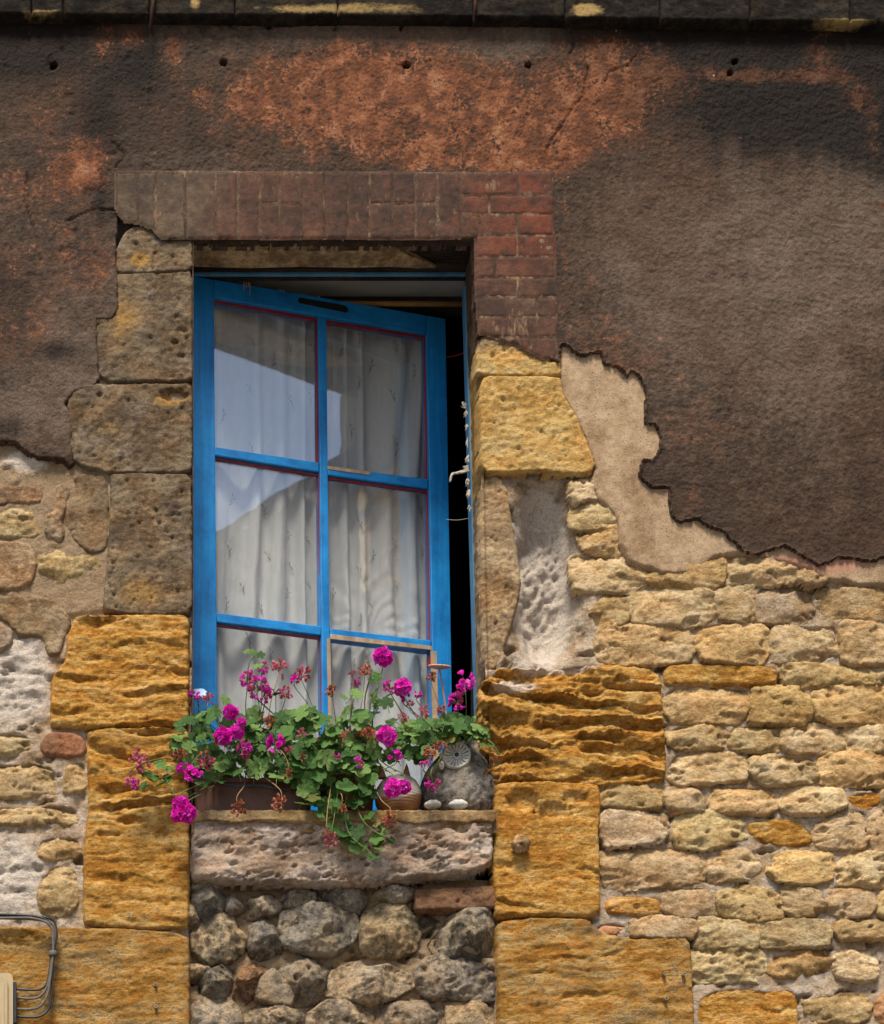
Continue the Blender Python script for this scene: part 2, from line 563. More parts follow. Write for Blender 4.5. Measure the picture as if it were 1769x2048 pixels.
def brick_mat():
    g = G('grimy_painted_brick')
    v = g.pos(True)
    r, gg, b = g.masks()
    vs = g.scaled(v, (1, 1, 0.35))
    n1 = g.noise(v, 12, 5, 0.6)
    n2 = g.noise(v, 55, 6, 0.7)
    n4 = g.noise(vs, 70, 5, 0.7)
    n3 = g.noise(v, 240, 4, 0.7)
    wv_ = g.noise(g.pos(), 9, 6, 0.7)
    f = g.math('ADD', g.math('ADD', g.math('MULTIPLY', n1, 0.25), g.math('MULTIPLY', wv_, 0.4)), g.math('MULTIPLY', n2, 0.35))
    col = g.ramp(f, [(0.38, (0.030, 0.017, 0.012)), (0.48, (0.075, 0.037, 0.024)), (0.54, (0.12, 0.055, 0.034)), (0.64, (0.19, 0.09, 0.055))])
    bright = g.ramp(f, [(0.38, (0.055, 0.020, 0.012)), (0.48, (0.15, 0.042, 0.02)), (0.56, (0.21, 0.058, 0.025)), (0.66, (0.29, 0.105, 0.05))])
    rm = g.math('ADD', r, g.math('MULTIPLY', g.math('SUBTRACT', n1, 0.5), 0.8))
    col = g.mix(g.step(rm, 0.3, 0.8), col, bright)
    col = g.mix(g.math('MULTIPLY', g.step(g.math('ADD', gg, g.math('SUBTRACT', n1, 0.5)), 0.2, 0.8), 0.9), col, g.ramp(f, [(0.38, (0.045, 0.034, 0.026)), (0.5, (0.105, 0.08, 0.055)), (0.62, (0.20, 0.155, 0.105))]))
    tm = g.math('ADD', g.math('MULTIPLY', n4, 0.7), g.math('MULTIPLY', b, 0.35))
    col = g.mix(g.math('MULTIPLY', g.step(tm, 0.47, 0.56), 0.8), col, (0.30, 0.20, 0.13))
    return g.bsdf(g.mix(1.0, g.tint(col), (.68, .59, .52), 'MULTIPLY'), 0.8, g.bump(g.math('ADD', n2, g.math('MULTIPLY', n3, 0.5)), 0.0025), 0.3)
MAT['brick'] = brick_mat()

def paint_mat(name, c1, c2, chip, chip_amt, rough=0.45, grain=(60, 60, 4)):
    g = G(name)
    v = g.objpos()
    va = g.scaled(v, grain)
    n1 = g.noise(va, 1.0, 5, 0.6)
    n2 = g.noise(v, 25, 5, 0.7)
    n3 = g.noise(v, 120, 5, 0.7)
    col = g.ramp(g.math('ADD', g.math('MULTIPLY', n1, 0.6), g.math('MULTIPLY', n2, 0.4)), [(0.35, c1), (0.65, c2)])
    gr_ = g.noise(v, 7, 6, 0.7)
    col = g.mix(1.0, col, g.ramp(gr_, [(0.3, (0.55, 0.6, 0.66)), (0.5, (1, 1, 1)), (0.7, (1.25, 1.12, 1.05))]), 'MULTIPLY')
    cm = g.math('ADD', g.math('MULTIPLY', n2, 0.5), g.math('MULTIPLY', n3, 0.5))
    col = g.mix(g.step(cm, 0.72 - chip_amt * 0.2, 0.76 - chip_amt * 0.2), col, chip)
    return g.bsdf(col, rough, g.bump(g.math('ADD', n1, g.math('MULTIPLY', n3, 0.5)), 0.0012), 0.4)
MAT['blue'] = paint_mat('blue_gloss_paint', (0.003, 0.15, 0.44), (0.010, 0.26, 0.66), (0.12, 0.36, 0.62), 0.45)
MAT['blue_h'] = paint_mat('blue_gloss_paint_rail', (0.003, 0.15, 0.44), (0.010, 0.26, 0.66), (0.16, 0.38, 0.60), 0.55, 0.45, (4, 60, 60))
MAT['frame_blue'] = paint_mat('faded_blue_paint', (0.05, 0.19, 0.34), (0.10, 0.27, 0.42), (0.34, 0.27, 0.2), 0.35)
MAT['bare_wood'] = paint_mat('bare_weathered_wood', (0.27, 0.18, 0.11), (0.46, 0.35, 0.25), (0.5, 0.43, 0.36), 0.3, 0.8)
MAT['red_line'] = paint_mat('red_painted_edge', (0.20, 0.008, 0.010), (0.30, 0.015, 0.015), (0.3, 0.1, 0.08), 0.1)

def plain(name, col, rough=0.6, spec=0.3, var=0.25, scale=30, bump=0.0, **kw):
    g = G(name)
    v = g.pos(True)
    n = g.noise(v, scale, 5, 0.65)
    lo = tuple(c * (1 - var) for c in col)
    hi = tuple(min(1, c * (1 + var)) for c in col)
    c = g.ramp(n, [(0.3, lo), (0.7, hi)])
    nm = g.bump(g.noise(v, scale * 5, 4, 0.7), bump) if bump else None
    return g.bsdf(c, rough, nm, spec, **kw)
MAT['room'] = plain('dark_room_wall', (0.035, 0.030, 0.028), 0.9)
MAT['white_reveal'] = plain('greyed_white_plaster', (0.42, 0.41, 0.37), 0.9, 0.2, 0.1, 8)
MAT['rod'] = plain('varnished_rod', (0.36, 0.2, 0.06), 0.5)
MAT['cloth'] = plain('frayed_cloth', (0.55, 0.5, 0.43), 0.95, 0.1)
MAT['red_cord'] = plain('red_cord', (0.5, 0.02, 0.02), 0.8)
MAT['street'] = plain('street_paving', (0.17, 0.155, 0.14), 0.9, 0.2, 0.3, 3)
MAT['oppo'] = plain('plastered_house_wall', (0.10, 0.088, 0.075), 0.95, 0.1, 0.15, 2)
MAT['slate'] = plain('slate_roof', (0.055, 0.05, 0.05), 0.8, 0.2, 0.2, 3)

def glass_mat():
    g = G('window_glass')
    tr = g.n('ShaderNodeBsdfTransparent')
    tr.inputs[0].default_value = (0.98, 0.99, 0.99, 1)
    gl = g.n('ShaderNodeBsdfGlossy')
    gl.inputs['Roughness'].default_value = 0.012
    gl.inputs[0].default_value = (1, 1, 1, 1)
    v = g.pos()
    g.put(gl.inputs['Normal'], g.bump(g.noise(v, 5, 2, 0.5), 0.00022))
    mx = g.n('ShaderNodeMixShader')
    mx.inputs[0].default_value = 0.21
    g.put(mx.inputs[1], tr.outputs[0])
    g.put(mx.inputs[2], gl.outputs[0])
    # dust smears
    df = g.n('ShaderNodeBsdfDiffuse')
    df.inputs[0].default_value = (0.7, 0.7, 0.7, 1)
    m2 = g.n('ShaderNodeMixShader')
    sm = g.step(g.noise(v, 6, 6, 0.6), 0.6, 0.85)
    g.put(m2.inputs[0], g.math('ADD', g.math('MULTIPLY', sm, 0.22), 0.02))
    g.put(m2.inputs[1], mx.outputs[0])
    g.put(m2.inputs[2], df.outputs[0])
    g.put(g.out.inputs['Surface'], m2.outputs[0])
    return g.m
MAT['glass'] = glass_mat()

def curtain_mat():
    g = G('white_net_curtain')
    v = g.pos(True)
    n = g.noise(g.scaled(v, (1, 1, 0.25)), 60, 4, 0.6)
    w = g.noise(v, 420, 2, 0.5)
    col = g.ramp(n, [(0.3, (0.78, 0.78, 0.785)), (0.7, (0.88, 0.88, 0.88))])
    df = g.n('ShaderNodeBsdfDiffuse')
    g.put(df.inputs[0], col)
    g.put(df.inputs['Normal'], g.bump(g.math('ADD', n, g.math('MULTIPLY', w, 0.3)), 0.0015))
    tl = g.n('ShaderNodeBsdfTranslucent')
    g.put(tl.inputs[0], col)
    mx = g.n('ShaderNodeMixShader')
    mx.inputs[0].default_value = 0.06
    g.put(mx.inputs[1], df.outputs[0])
    g.put(mx.inputs[2], tl.outputs[0])
    tr = g.n('ShaderNodeBsdfTransparent')
    m2 = g.n('ShaderNodeMixShader')
    m2.inputs[0].default_value = 0.05
    g.put(m2.inputs[1], mx.outputs[0])
    g.put(m2.inputs[2], tr.outputs[0])
    g.put(g.out.inputs['Surface'], m2.outputs[0])
    return g.m
MAT['curtain'] = curtain_mat()
MAT['sprig'] = plain('grey_embroidery', (0.26, 0.25, 0.245), 0.9, 0.1)
#==SETTING==
# ------------------------------------------------------------------ street and houses opposite
def structure(o):
    o['kind'] = 'structure'
    return o
bm = bmesh.new()
gv = [bm.verts.new(p) for p in ((-400, -400, 0), (400, -400, 0), (400, 400, 0), (-400, 400, 0))]
bm.faces.new(gv)
structure(bm_obj('street', bm, MAT['street'], None, loc=(0, 0, 0)))

# ------------------------------------------------------------------ the facade
facade = thing('facade', 'old house wall of ochre stone under flaking dark render, around a blue window', 'wall')
OPEN = [(383, 478), (950, 478), (957, 665), (962, 760), (968, 1000), (975, 1340), (985, 1625), (992, 1690), (992, 1762), (380, 1762), (380, 1640), (380, 1200)]

COAT = [(-150, -150), (1920, -150), (1920, 1100), (1769, 1110), (1753, 1118), (1726, 1117), (1700, 1113), (1676, 1110), (1656, 1123),
        (1639, 1128), (1613, 1113), (1596, 1103), (1570, 1087), (1533, 1100), (1513, 1108), (1486, 1100), (1473, 1083), (1466, 1078),
        (1450, 1060), (1420, 1050), (1397, 1034), (1362, 1041), (1348, 1030), (1341, 999), (1344, 971), (1306, 972), (1281, 950),
        (1288, 918), (1309, 921), (1325, 893), (1322, 865), (1313, 844), (1292, 844), (1297, 788), (1292, 770), (1278, 745), (1264, 735),
        (1255, 749), (1239, 731), (1211, 724), (1207, 698), (1183, 703), (1165, 709), (1147, 698), (1137, 687), (1121, 686), (1118, 722),
        (1085, 712), (1060, 700), (1035, 685), (1005, 680), (985, 668), (960, 664), (955, 600), (951, 477), (383, 477), (340, 478),
        (325, 475), (305, 455), (275, 443), (250, 440), (236, 422), (230, 500), (234, 560), (237, 610), (225, 633), (193, 634), (194, 708),
        (197, 752), (190, 768), (162, 773), (146, 783), (127, 803), (140, 822), (143, 886), (147, 924), (138, 929), (127, 917),
        (108, 913), (73, 911), (48, 895), (29, 878), (0, 879), (-150, 875)]
TAN = [(1105, 560), (1300, 600), (1500, 900), (1920, 1000), (1920, 1178), (1769, 1172), (1713, 1173), (1690, 1162), (1673, 1163), (1646, 1160),
       (1620, 1142), (1593, 1132), (1546, 1123), (1506, 1112), (1466, 1110), (1446, 1113), (1426, 1118), (1400, 1140), (1376, 1150),
       (1346, 1152), (1323, 1148), (1295, 1137), (1278, 1132), (1257, 1122), (1239, 1087), (1235, 1048), (1221, 1023), (1193, 995),
       (1179, 967), (1190, 939), (1169, 879), (1151, 837), (1126, 798), (1122, 761), (1119, 690)]
BAND = [(231, 338), (1110, 342), (1113, 500), (1119, 722), (1085, 712), (1060, 700), (1035, 685), (1005, 680), (985, 668), (960, 664), (955, 600),
        (951, 476), (383, 476), (340, 477), (325, 474), (305, 454), (275, 442), (250, 439), (236, 421), (231, 410)]

def blob(U, V, x, y, rx, ry, a=1.0):
    return a * np.exp(-(((U - x) / rx) ** 2 + ((V - y) / ry) ** 2))

H_TAN, H_COAT = 0.026, 0.0312

# --- lime mortar bed behind the rubble
def mortar_h(U, V, d):
    h = 0.005 + 0.010 * fbm(U / 44, V / 36, 3, 4) + 0.004 * fbm(U / 15, V / 12, 5, 4)
    voids = sstep(0.22, 0.5, fbm(U / 52, V / 30, 7, 3))
    # the washed-out hollow right of the window
    cav = sstep(1.15, 0.45, np.sqrt(((U - 1086 - (V - 1100) * 0.02) / 74) ** 2 + ((V - 1150) / 205) ** 2))
    lw = np.maximum.reduce([blob(U, V, 40, 1360, 75, 90), blob(U, V, 20, 1760, 75, 90), blob(U, V, 55, 925, 80, 30)])
    h = h - 0.03 * voids * np.clip(1 - cav * 2 - lw * 1.2, 0, 1)
    h = h - 0.10 * cav
    lump = 0.055 * fbm(U / 52 + V / 200 + .4 * fbm(U / 40, V / 40, 19, 2), V / 120, 11, 5, 0.5) + 0.012 * fbm(U / 14, V / 18, 18, 4, .6) + 0.010 * (0.5 - np.abs(fbm(U / 40 + 3, V / 70, 17, 4, .6)) * 2.4)
    h = h + cav * lump
    # spread of loose lime on the ledge at the foot of the hollow
    h = h + blob(U, V, 1090, 1335, 110, 26, 0.02)
    # rough lime patches on the left
    h = h + lw * (0.018 * fbm(U / 52, V / 22, 23, 5, .6) + 0.006 - 0.014 * sstep(.2, .5, fbm(U / 34, V / 16, 25, 3)))
    # panel below the sill is set back
    pan = sstep(6, -4, -np.minimum(np.minimum(U - 380, 992 - U), V - 1755))
    h = h - 0.034 * pan
    for q_ in POLYS:
        ax = np.array(q_)
        m = (U[0] > ax[:, 0].min() - 4) & (U[0] < ax[:, 0].max() + 4)
        k = (V[:, 0] > ax[:, 1].min() - 4) & (V[:, 0] < ax[:, 1].max() + 4)
        if m.any() and k.any():
            sub = np.ix_(k, m)
            h[sub] -= 0.05 * sstep(5, 14, sdf(U[sub], V[sub], q_))
    lf = sstep(-6, 10, sdf(U, V, [(-160, 640), (384, 470), (384, 1222), (235, 1226), (120, 1240), (-160, 1250)]))
    h = np.where(lf > 0.02, np.maximum(h, lf * (np.where(U > 130, 0.014, 0.006) + 0.007 * fbm(U / 30, V / 30, 77, 4))), h)
    lime = 0.32 + 0.4 * cav + 0.3 * lw + 0.12 * fbm(U / 90, V / 80, 31, 3) - 0.28 * lf * (1 - np.clip(lw, 0, 1))
    lime = np.where(pan > 0.5, 0.08, lime)
    return h, (np.where(pan > .5, .95, 0.45 + h * 2 + .35 * lf), lime, 0 * U)
POLYS = []
# --- flaking render: tan base and dark top coat
def rag(U, V, pts, amp=3.0, seed=0):
    return sdf(U, V, pts) + amp * fbm(U / 9, V / 9, seed, 3) + amp * .5 * vnoise(U / 4, V / 4, seed + 9) + amp * 0.8 * fbm(U / 30, V / 30, seed + 5, 2)

def tan_h(U, V, d):
    e = np.clip((d + 4) / 9.0, 0, 1)
    h = H_TAN * np.sqrt(1 - (1 - e) ** 2) - 0.012 * (1 - e)
    h = h + 0.004 * fbm(U / 45, V / 45, 45, 4) * sstep(40, 0, d) + 0.0025 * fbm(U / 110, V / 110, 41, 3) + 0.0012 * fbm(U / 12, V / 12, 43, 3)
    pk = 0.10 + blob(U, V, 1620, 1130, 150, 26, 0.7) + blob(U, V, 1415, 1000, 26, 40, 0.5) + sstep(16, 2, d) * 0.28 * (V < 1100)
    return h, (pk, 0 * U, 0 * U)
sheet('bare_render', (1100, 1920, 550, 1190), 3, lambda U, V: rag(U, V, TAN, 2.2, 3), tan_h, -0.02, MAT['tan'], facade,
      keep=lambda U, V: sdf(U, V, COAT) < 14)

CRACKS = [[(1180, 128), (1172, 160), (1168, 190), (1150, 207), (1140, 225), (1125, 250), (1108, 272), (1098, 290), (1094, 310)],
          [(1275, 105), (1260, 125), (1220, 140), (1214, 160)], [(1145, 60), (1150, 90), (1140, 105)],
          [(455, 45), (480, 58), (520, 52), (560, 50), (620, 44)], [(55, 345), (50, 400), (62, 440), (70, 470), (82, 520)],
          [(232, 330), (250, 310), (245, 300), (225, 280)], [(232, 418), (190, 415), (160, 428), (130, 440)]]
HOLES = [(447, 123, 5.5), (815, 127, 7), (1058, 128, 5), (108, 128, 6), (540, 50, 4), (672, 55, 2.5), (803, 53, 3), (1472, 121, 5), (1462, 144, 5), (37, 985, 2)]
def coat_h(U, V, d):
    e = np.clip((d + 2.5) / 3.6, 0, 1)
    h = H_COAT * np.sqrt(1 - (1 - e) ** 2) + H_TAN * (1 - e) * (U > 1110) + 0.008 * (1 - e) * (U <= 1110)
    calm = 0.45 + 0.55 * sstep(0, 500, U)
    h = h + 0.005 * fbm(U / 34, V / 34, 52, 3) * sstep(30, 0, d) + 0.004 * fbm(U / 190, V / 190, 51, 3)
    # trowel sweeps
    h = h + 0.0022 * fbm(U / 90 + V / 200, V / 34, 58, 3)
    # pebbled stucco, combed slantwise to the right
    s = U * 0.86 + V * 0.5
    t = -U * 0.5 + V * 0.86
    peb = fbm(U / 8.5, V / 7.0, 53, 2)
    comb = fbm(s / 15, t / 6.5, 55, 2)
    rt = sstep(1050, 1450, U)
    h = h + 0.0024 * calm * (peb * (1 - 0.6 * rt) + comb * rt)
    h = h - 0.0035 * sstep(0.25, 0.5, fbm(U / 40, V / 40, 57, 4)) * sstep(900, 300, U) * sstep(900, 500, V)
    for cr in CRACKS:
        dm = np.full(U.shape, 99.0)
        Uw = U + 3 * vnoise(U / 9, V / 9, 61)
        for (xa, ya), (xb, yb) in zip(cr[:-1], cr[1:]):
            ex, ey = xb - xa, yb - ya
            tt = np.clip(((Uw - xa) * ex + (V - ya) * ey) / (ex * ex + ey * ey), 0, 1)
            dm = np.minimum(dm, np.hypot(Uw - xa - tt * ex, V - ya - tt * ey))
        h = h - 0.006 * sstep(2.5, 0.5, dm)
    for x, y, rr in HOLES:
        q = np.hypot(U - x, (V - y) * 1.1) + 1.5 * vnoise(U / 5, V / 5, 63)
        h = h - 0.03 * sstep(rr + 2, rr - 1.5, q)
    b = lambda *a: blob(U, V, *a)
    rust = (b(600, 200, 150, 60, .62) + b(700, 130, 110, 55, .6) + b(790, 190, 190, 85, .75) + b(960, 240, 150, 90, .7) + b(900, 300, 240, 45, .5)
            + b(1050, 290, 80, 60, .5) + b(1150, 190, 80, 100, .55) + b(1320, 140, 70, 60, .62) + b(1235, 180, 70, 70, .5) + b(1215, 80, 60, 30, .4)
            + b(1480, 148, 90, 12, .8) + b(1600, 152, 120, 16, .85) + b(1640, 100, 40, 46, .75) + b(1720, 190, 40, 46, .75) + b(1750, 250, 18, 56, .7) + b(1250, 250, 60, 36, .35)
            + b(210, 85, 26, 40, .7) + b(265, 75, 25, 30, .7) + b(348, 94, 18, 26, .8) + b(70, 75, 50, 25, .4) + b(60, 370, 90, 90, .3)
            + b(150, 330, 60, 60, .5) + b(190, 330, 40, 60, .5) + b(60, 560, 110, 90, .38) + b(185, 520, 50, 60, .5) + b(30, 680, 80, 60, .4)
            + b(100, 200, 120, 70, .22) + b(1190, 620, 70, 110, .4) + b(1270, 720, 110, 50, .35) + b(1400, 850, 110, 90, .30)
            + b(1390, 1010, 40, 40, .4) + b(1600, 300, 220, 30, .22) + b(1540, 328, 22, 12, .6) + b(1760, 408, 30, 8, .9) + b(1130, 500, 12, 160, .35))
    rust = rust * .66 + b(650, 200, 520, 150, .34) + b(1150, 250, 260, 120, .2) + b(100, 480, 170, 260, .14) + b(1500, 120, 300, 80, .12) + b(1300, 800, 200, 250, .1)
    rust = np.clip(rust, 0, 0.72)
    soot_vignette = (b(1560, 70, 380, 210, 1.15) + b(1760, 150, 170, 200, .6) + b(40, 80, 200, 110, .72) + b(190, 250, 60, 80, .5) + b(265, 120, 60, 60, .45)  # top corner blobs also paint in a vignette on top of real staining
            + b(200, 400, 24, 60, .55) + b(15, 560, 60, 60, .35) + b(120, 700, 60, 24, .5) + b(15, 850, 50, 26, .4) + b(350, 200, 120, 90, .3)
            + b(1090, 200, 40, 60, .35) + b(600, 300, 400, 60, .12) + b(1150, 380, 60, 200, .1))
    grey = (b(1560, 600, 330, 280, .85) + b(1700, 380, 160, 150, .5) + b(1300, 500, 130, 230, .3) + b(700, 62, 420, 36, .75) + b(1000, 80, 120, 50, .5)
            + b(180, 660, 120, 190, .62) + b(70, 830, 130, 70, .7) + b(420, 320, 200, 40, .2) + b(60, 480, 130, 100, .25) + 0.05)
    return h, (rust, np.clip(soot_vignette * 1.45 + 0.05, 0, 1.35), grey * 1.05)
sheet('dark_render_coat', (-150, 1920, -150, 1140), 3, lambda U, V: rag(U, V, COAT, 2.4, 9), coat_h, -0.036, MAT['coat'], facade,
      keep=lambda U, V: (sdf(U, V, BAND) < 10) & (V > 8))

# --- brick surround of the window
def band_h(U, V, d):
    e = np.clip((d + 4) / 6, 0, 1)
    h = (H_COAT + 0.0035) * np.sqrt(1 - (1 - e) ** 2) - 0.01 * (1 - e) + 0.001 * fbm(U / 10, V / 10, 71, 3)
    return h, (0.5 + 0 * U, 0 * U, 0 * U)
MAT['joint'] = stone_mat('grimy_joint', [(0.055, 0.035, 0.025), (0.11, 0.07, 0.047), (0.30, 0.21, 0.14)], (0.06, 0.036, 0.026), 0.55, None, 0.003, (1, 1, .4))
sheet('brick_joint', (215, 1130, 325, 735), 3, lambda U, V: rag(U, V, BAND, 1.0, 13), band_h, -0.036, MAT['joint'], facade)
rng = random.Random(5)
bricks = []
xs = [232, 277, 312, 371, 432, 476, 521, 560, 603, 649, 697, 740, 786, 832, 876, 922]
for a, b in zip(xs[:-1], xs[1:]):
    if rng.random() < 0.5:
        bricks += [(a, b, 341, 405), (a, b, 405, 474)]
    else:
        bricks.append((a, b, 341, 474))
rows = [342, 388, 426, 468]
for k in range(3):
    bricks += [(922, 1036 if k != 1 else 980, rows[k], rows[k + 1]), (1036 if k != 1 else 980, 1109, rows[k], rows[k + 1])]
rows = [468, 511, 553, 592, 632, 672, 714]
for k in range(6):
    m = (1036, 990, 1037, 1075, 1030, 1060)[k]
    bricks += [(953, m, rows[k], rows[k + 1]), (m, 1112 + k, rows[k], rows[k + 1])]
for i, (a, b, c, e) in enumerate(bricks):
    gx, gy = rng.uniform(0.5, 1.3), rng.uniform(0.3, 1.0)
    px = [(a + gx, c + gy), (b - gx, c + gy), (b - gx, e - gy), (a + gx, e - gy)]
    hh = H_COAT + 0.0035 + rng.uniform(0.0004, 0.0020)
    sd_ = rng.randrange(9999)
    def bh(U, V, d, hh=hh, s=sd_):
        e_ = np.clip((d + 1) / 4, 0, 1)
        h = hh * e_ + (H_COAT + 0.0015) * (1 - e_) + 0.0012 * fbm(U / 14, V / 14, s, 3) + 0.0012 * fbm(U / 30, V / 30, 99, 3)
        rd = sstep(820, 1060, U) * 0.72 * sstep(620, 470, V) + blob(U, V, 820, 400, 120, 60, .3)
        gr = sstep(560, 300, U) * 0.9 + sstep(470, 330, V) * 0.12 + blob(U, V, 1030, 610, 90, 40, .5)
        tn = blob(U, V, 800, 400, 120, 60, .25) + blob(U, V, 1030, 655, 60, 36, .5) + blob(U, V, 980, 370, 50, 30, .3) + sstep(480, 250, U) * 0.06
        return h, (rd, gr, tn)
    sheet('brick', (a - 6, b + 6, c - 6, e + 6), 3, lambda U, V, px=px, s=sd_: np.minimum(sdf(U, V, px) + 1.0 * fbm(U / 9, V / 9, s, 2), sdf(U, V, BAND)), bh, -0.04, MAT['brick'], facade)

# --- stones
def style_h(style, U, V, d, seed, p):
    fx = fbm(U / 60, V / 50, seed, 4)
    fine = fbm(U / 11, V / 9, seed + 3, 4, 0.6)
    if style == 'rubble':
        r = p.get('r', 7)
        hf = p.get('h', 0.022)
        rs = np.random.RandomState(seed % 2 ** 31)
        ins = d > 0
        cx, cy = U[ins].mean(), V[ins].mean()
        hx_, hy_ = max(12, np.ptp(U[ins]) / 2), max(10, np.ptp(V[ins]) / 2)
        un, vn = (U - cx) / hx_, (V - cy) / hy_
        e = np.clip((d + 4) / r, 0, 1)
        prof = np.sqrt(np.maximum(0, 1 - (1 - e) ** 2.6))
        # broken faces: the least of a few tilted planes
        pl = np.full(U.shape, 0.005)
        for k in range(9):
            an = rs.uniform(0, 2 * math.pi)
            pl = np.minimum(pl, 0.005 - rs.uniform(0.012, 0.034) * np.maximum(0, un * math.cos(an) + vn * math.sin(an) + 0.22 * fx - rs.uniform(.1, .75)))
        tiltv = rs.uniform(0.002, 0.012)
        wy = V + 14 * fbm(U / 60, V / 40, seed + 21, 3) + rs.uniform(-.25, .25) * (U - cx)
        per = rs.uniform(18, 34)
        ph = wy / per - np.floor(wy / per)
        sw = np.where(ph < 0.8, ph / 0.8, (1 - ph) / 0.2)
        a1 = sstep(0.0, 0.45, fbm(U / 55, V / 26, seed + 25, 3) + rs.uniform(-.15, .2))
        st = fbm(U / 40, V / 15 + U / 90, seed + 7, 5, 0.58)
        f1, idv = worley(U / 30 + 0.7 * fx, V / 15 + 0.7 * st, seed + 9)
        pit = sstep(0.46, 0.14, f1 + 0.25 * fine) * (idv > rs.uniform(.82, 1.05))
        cw = U + 9 * fbm(U / 24, V / 24, seed + 55, 3)
        fr1, fid = worley(cw / 34, (V + 6 * fine) / 17, seed + 57)
        chip = (fid - .5) * 0.011 * sstep(0.0, 0.12, 0.62 - f1 * 0 - fr1)
        rel = pl + tiltv * vn + 0.009 * a1 * (sw - 0.7) + 0.004 * fx + 0.0045 * st + 0.0052 * fine - 0.010 * pit + chip
        rel = np.where(rel > 0.001, 0.001 + (rel - 0.001) * 0.30, rel)
        h = -0.03 + (hf + 0.03) * prof + rel * np.clip(e * 1.3, 0, 1)
        return h, (0.40 + (st * .3 + fx * .3 + tiltv * vn * 14), p.get('red', 0.0) + 0 * U, 0 * U)
    if style == 'ochre':
        r = p.get('r', 9)
        hf = p.get('h', 0.03)
        e = np.clip((d + 4) / r, 0, 1)
        prof = np.sqrt(np.maximum(0, 1 - (1 - e) ** 2.4))
        per = p.get('per', 40.0)
        wide = fbm(U / 260, V / 120, seed + 20, 2)
        A = p.get('amp', 0.016)
        tilt = p.get('tilt', 0.0)
        wy = V + tilt * (U - 400) + 30 * fbm(U / 120, V / 80, seed + 21, 3) + 40 * wide + 9 * fbm(U / 26, V / 20, seed + 22, 3)
        a1 = sstep(-0.10, 0.40, fbm(U / 150, V / 36, seed + 25, 4) + p.get('bias', 0.0))
        def saw(w):
            ph = w - np.floor(w)
            return np.where(ph < 0.80, ph / 0.80, (1 - ph) / 0.20)
        sw = saw(wy / per)
        sw = sw + .25 * fbm(U / 16, V / 8, seed + 26, 3) * sstep(.5, .9, sw)
        sw2 = saw((wy + 11) / (per * 0.43) + fbm(U / 60, V / 40, seed + 27, 2))
        mod = p['mod'](U, V) if 'mod' in p else 1.0
        rel = A * a1 * (sw - 0.75) * mod + 0.30 * A * (sw2 - 0.6) * (0.4 + 0.6 * a1) * mod + 0.006 * fbm(U / 150, V / 24, seed + 28, 4) + 0.0042 * fbm(U / 60 + wide, wy / 12, seed + 29, 4, .6) + 0.0034 * fine
        for (x, y, rx, ry, a) in p.get('pits', []):
            rel = rel - a * sstep(1.2, 0.5, np.hypot((U - x) / rx, (V - y) / ry) + 0.35 * fine)
        h = -0.03 + (hf + 0.03) * prof + rel * np.clip(e * 1.2, 0, 1)
        lime = p['lime'](U, V) if 'lime' in p else 0 * U
        cr = 0.36 + (rel * 16) + p.get('crust', 0.0)
        return h, (cr, lime, 0 * U)
    if style in ('browned', 'yellow'):
        r = p.get('r', 6)
        hf = p.get('h', 0.03)
        e = np.clip((d + 4) / r, 0, 1)
        prof = np.sqrt(np.maximum(0, 1 - (1 - e) ** 2.2))
        t = fbm(U / 17 + V / 60, V / 12, seed + 31, 3, 0.55)
        f1, idv = worley(U / 15, V / 11, seed + 33)
        chis = sstep(0.40, 0.1, f1 + .3 * fine) * (idv > 0.93)
        rel = 0.006 * fx + 0.0046 * t + 0.0036 * fine - 0.006 * chis
        for (x, y, rx, ry, a) in p.get('pits', []):
            rel = rel - a * sstep(1.15, 0.55, np.hypot((U - x) / rx, (V - y) / ry) + 0.3 * fine)
        h = -0.03 + (hf + 0.03) * prof + rel * np.clip(e * 1.3, 0, 1)
        st = p['stain'](U, V) if 'stain' in p else 0 * U
        return h, (0.5 + rel * 20, st, 0 * U)
    if style == 'flint':
        r = p.get('r', 9)
        hf = p.get('h', 0.012)
        rs = np.random.RandomState(seed % 2 ** 31)
        e = np.clip((d + 4) / r, 0, 1)
        prof = np.sqrt(np.maximum(0, 1 - (1 - e) ** 2.4))
        cx, cy = U[d > 0].mean(), V[d > 0].mean()
        sz = max(20.0, math.sqrt(max(1.0, (d > 0).sum() * 9.0)))
        pl = np.full(U.shape, 9.0)
        for k in range(p.get('n', 9)):
            an = rs.uniform(0, 2 * math.pi)
            sl = rs.uniform(0.0003, 0.0014)
            off = rs.uniform(0.0, 0.012)
            pl = np.minimum(pl, off + sl * ((U - cx) * math.cos(an) + (V - cy) * math.sin(an) + sz * 0.25))
        pl = np.clip(pl, -0.03, 0.014)
        f1, idv = worley(U / 26 + 0.4 * fx, V / 22 + 0.4 * fine, seed + 41)
        fr1, fid = worley((U + 9 * fine) / 36, (V + 9 * fx) / 30, seed + 67)
        rel = (fid - .5) * 0.013 * p.get('facet', 1.0) + pl * p.get('facet', 1.0) * 1.6 + 0.0065 * fbm(U / 34, V / 30, seed + 61, 5, .58) * p.get('lump', 1.0) + 0.0068 * fine * p.get('lump', 1.0) - 0.007 * sstep(0.45, 0.1, f1) * (idv > 0.6) * p.get('lump', 1.0)
        for (x, y, rx, ry, a) in p.get('pits', []):
            rel = rel - a * sstep(1.15, 0.5, np.hypot((U - x) / rx, (V - y) / ry))
        h = -0.07 + (hf + 0.07) * prof + rel * np.clip(e * 1.3, 0, 1)
        return h, (0.45 + fx * 0.5, 0.12 + 0.45 * fbm(U / 30, V / 30, seed + 51, 3), 0 * U)
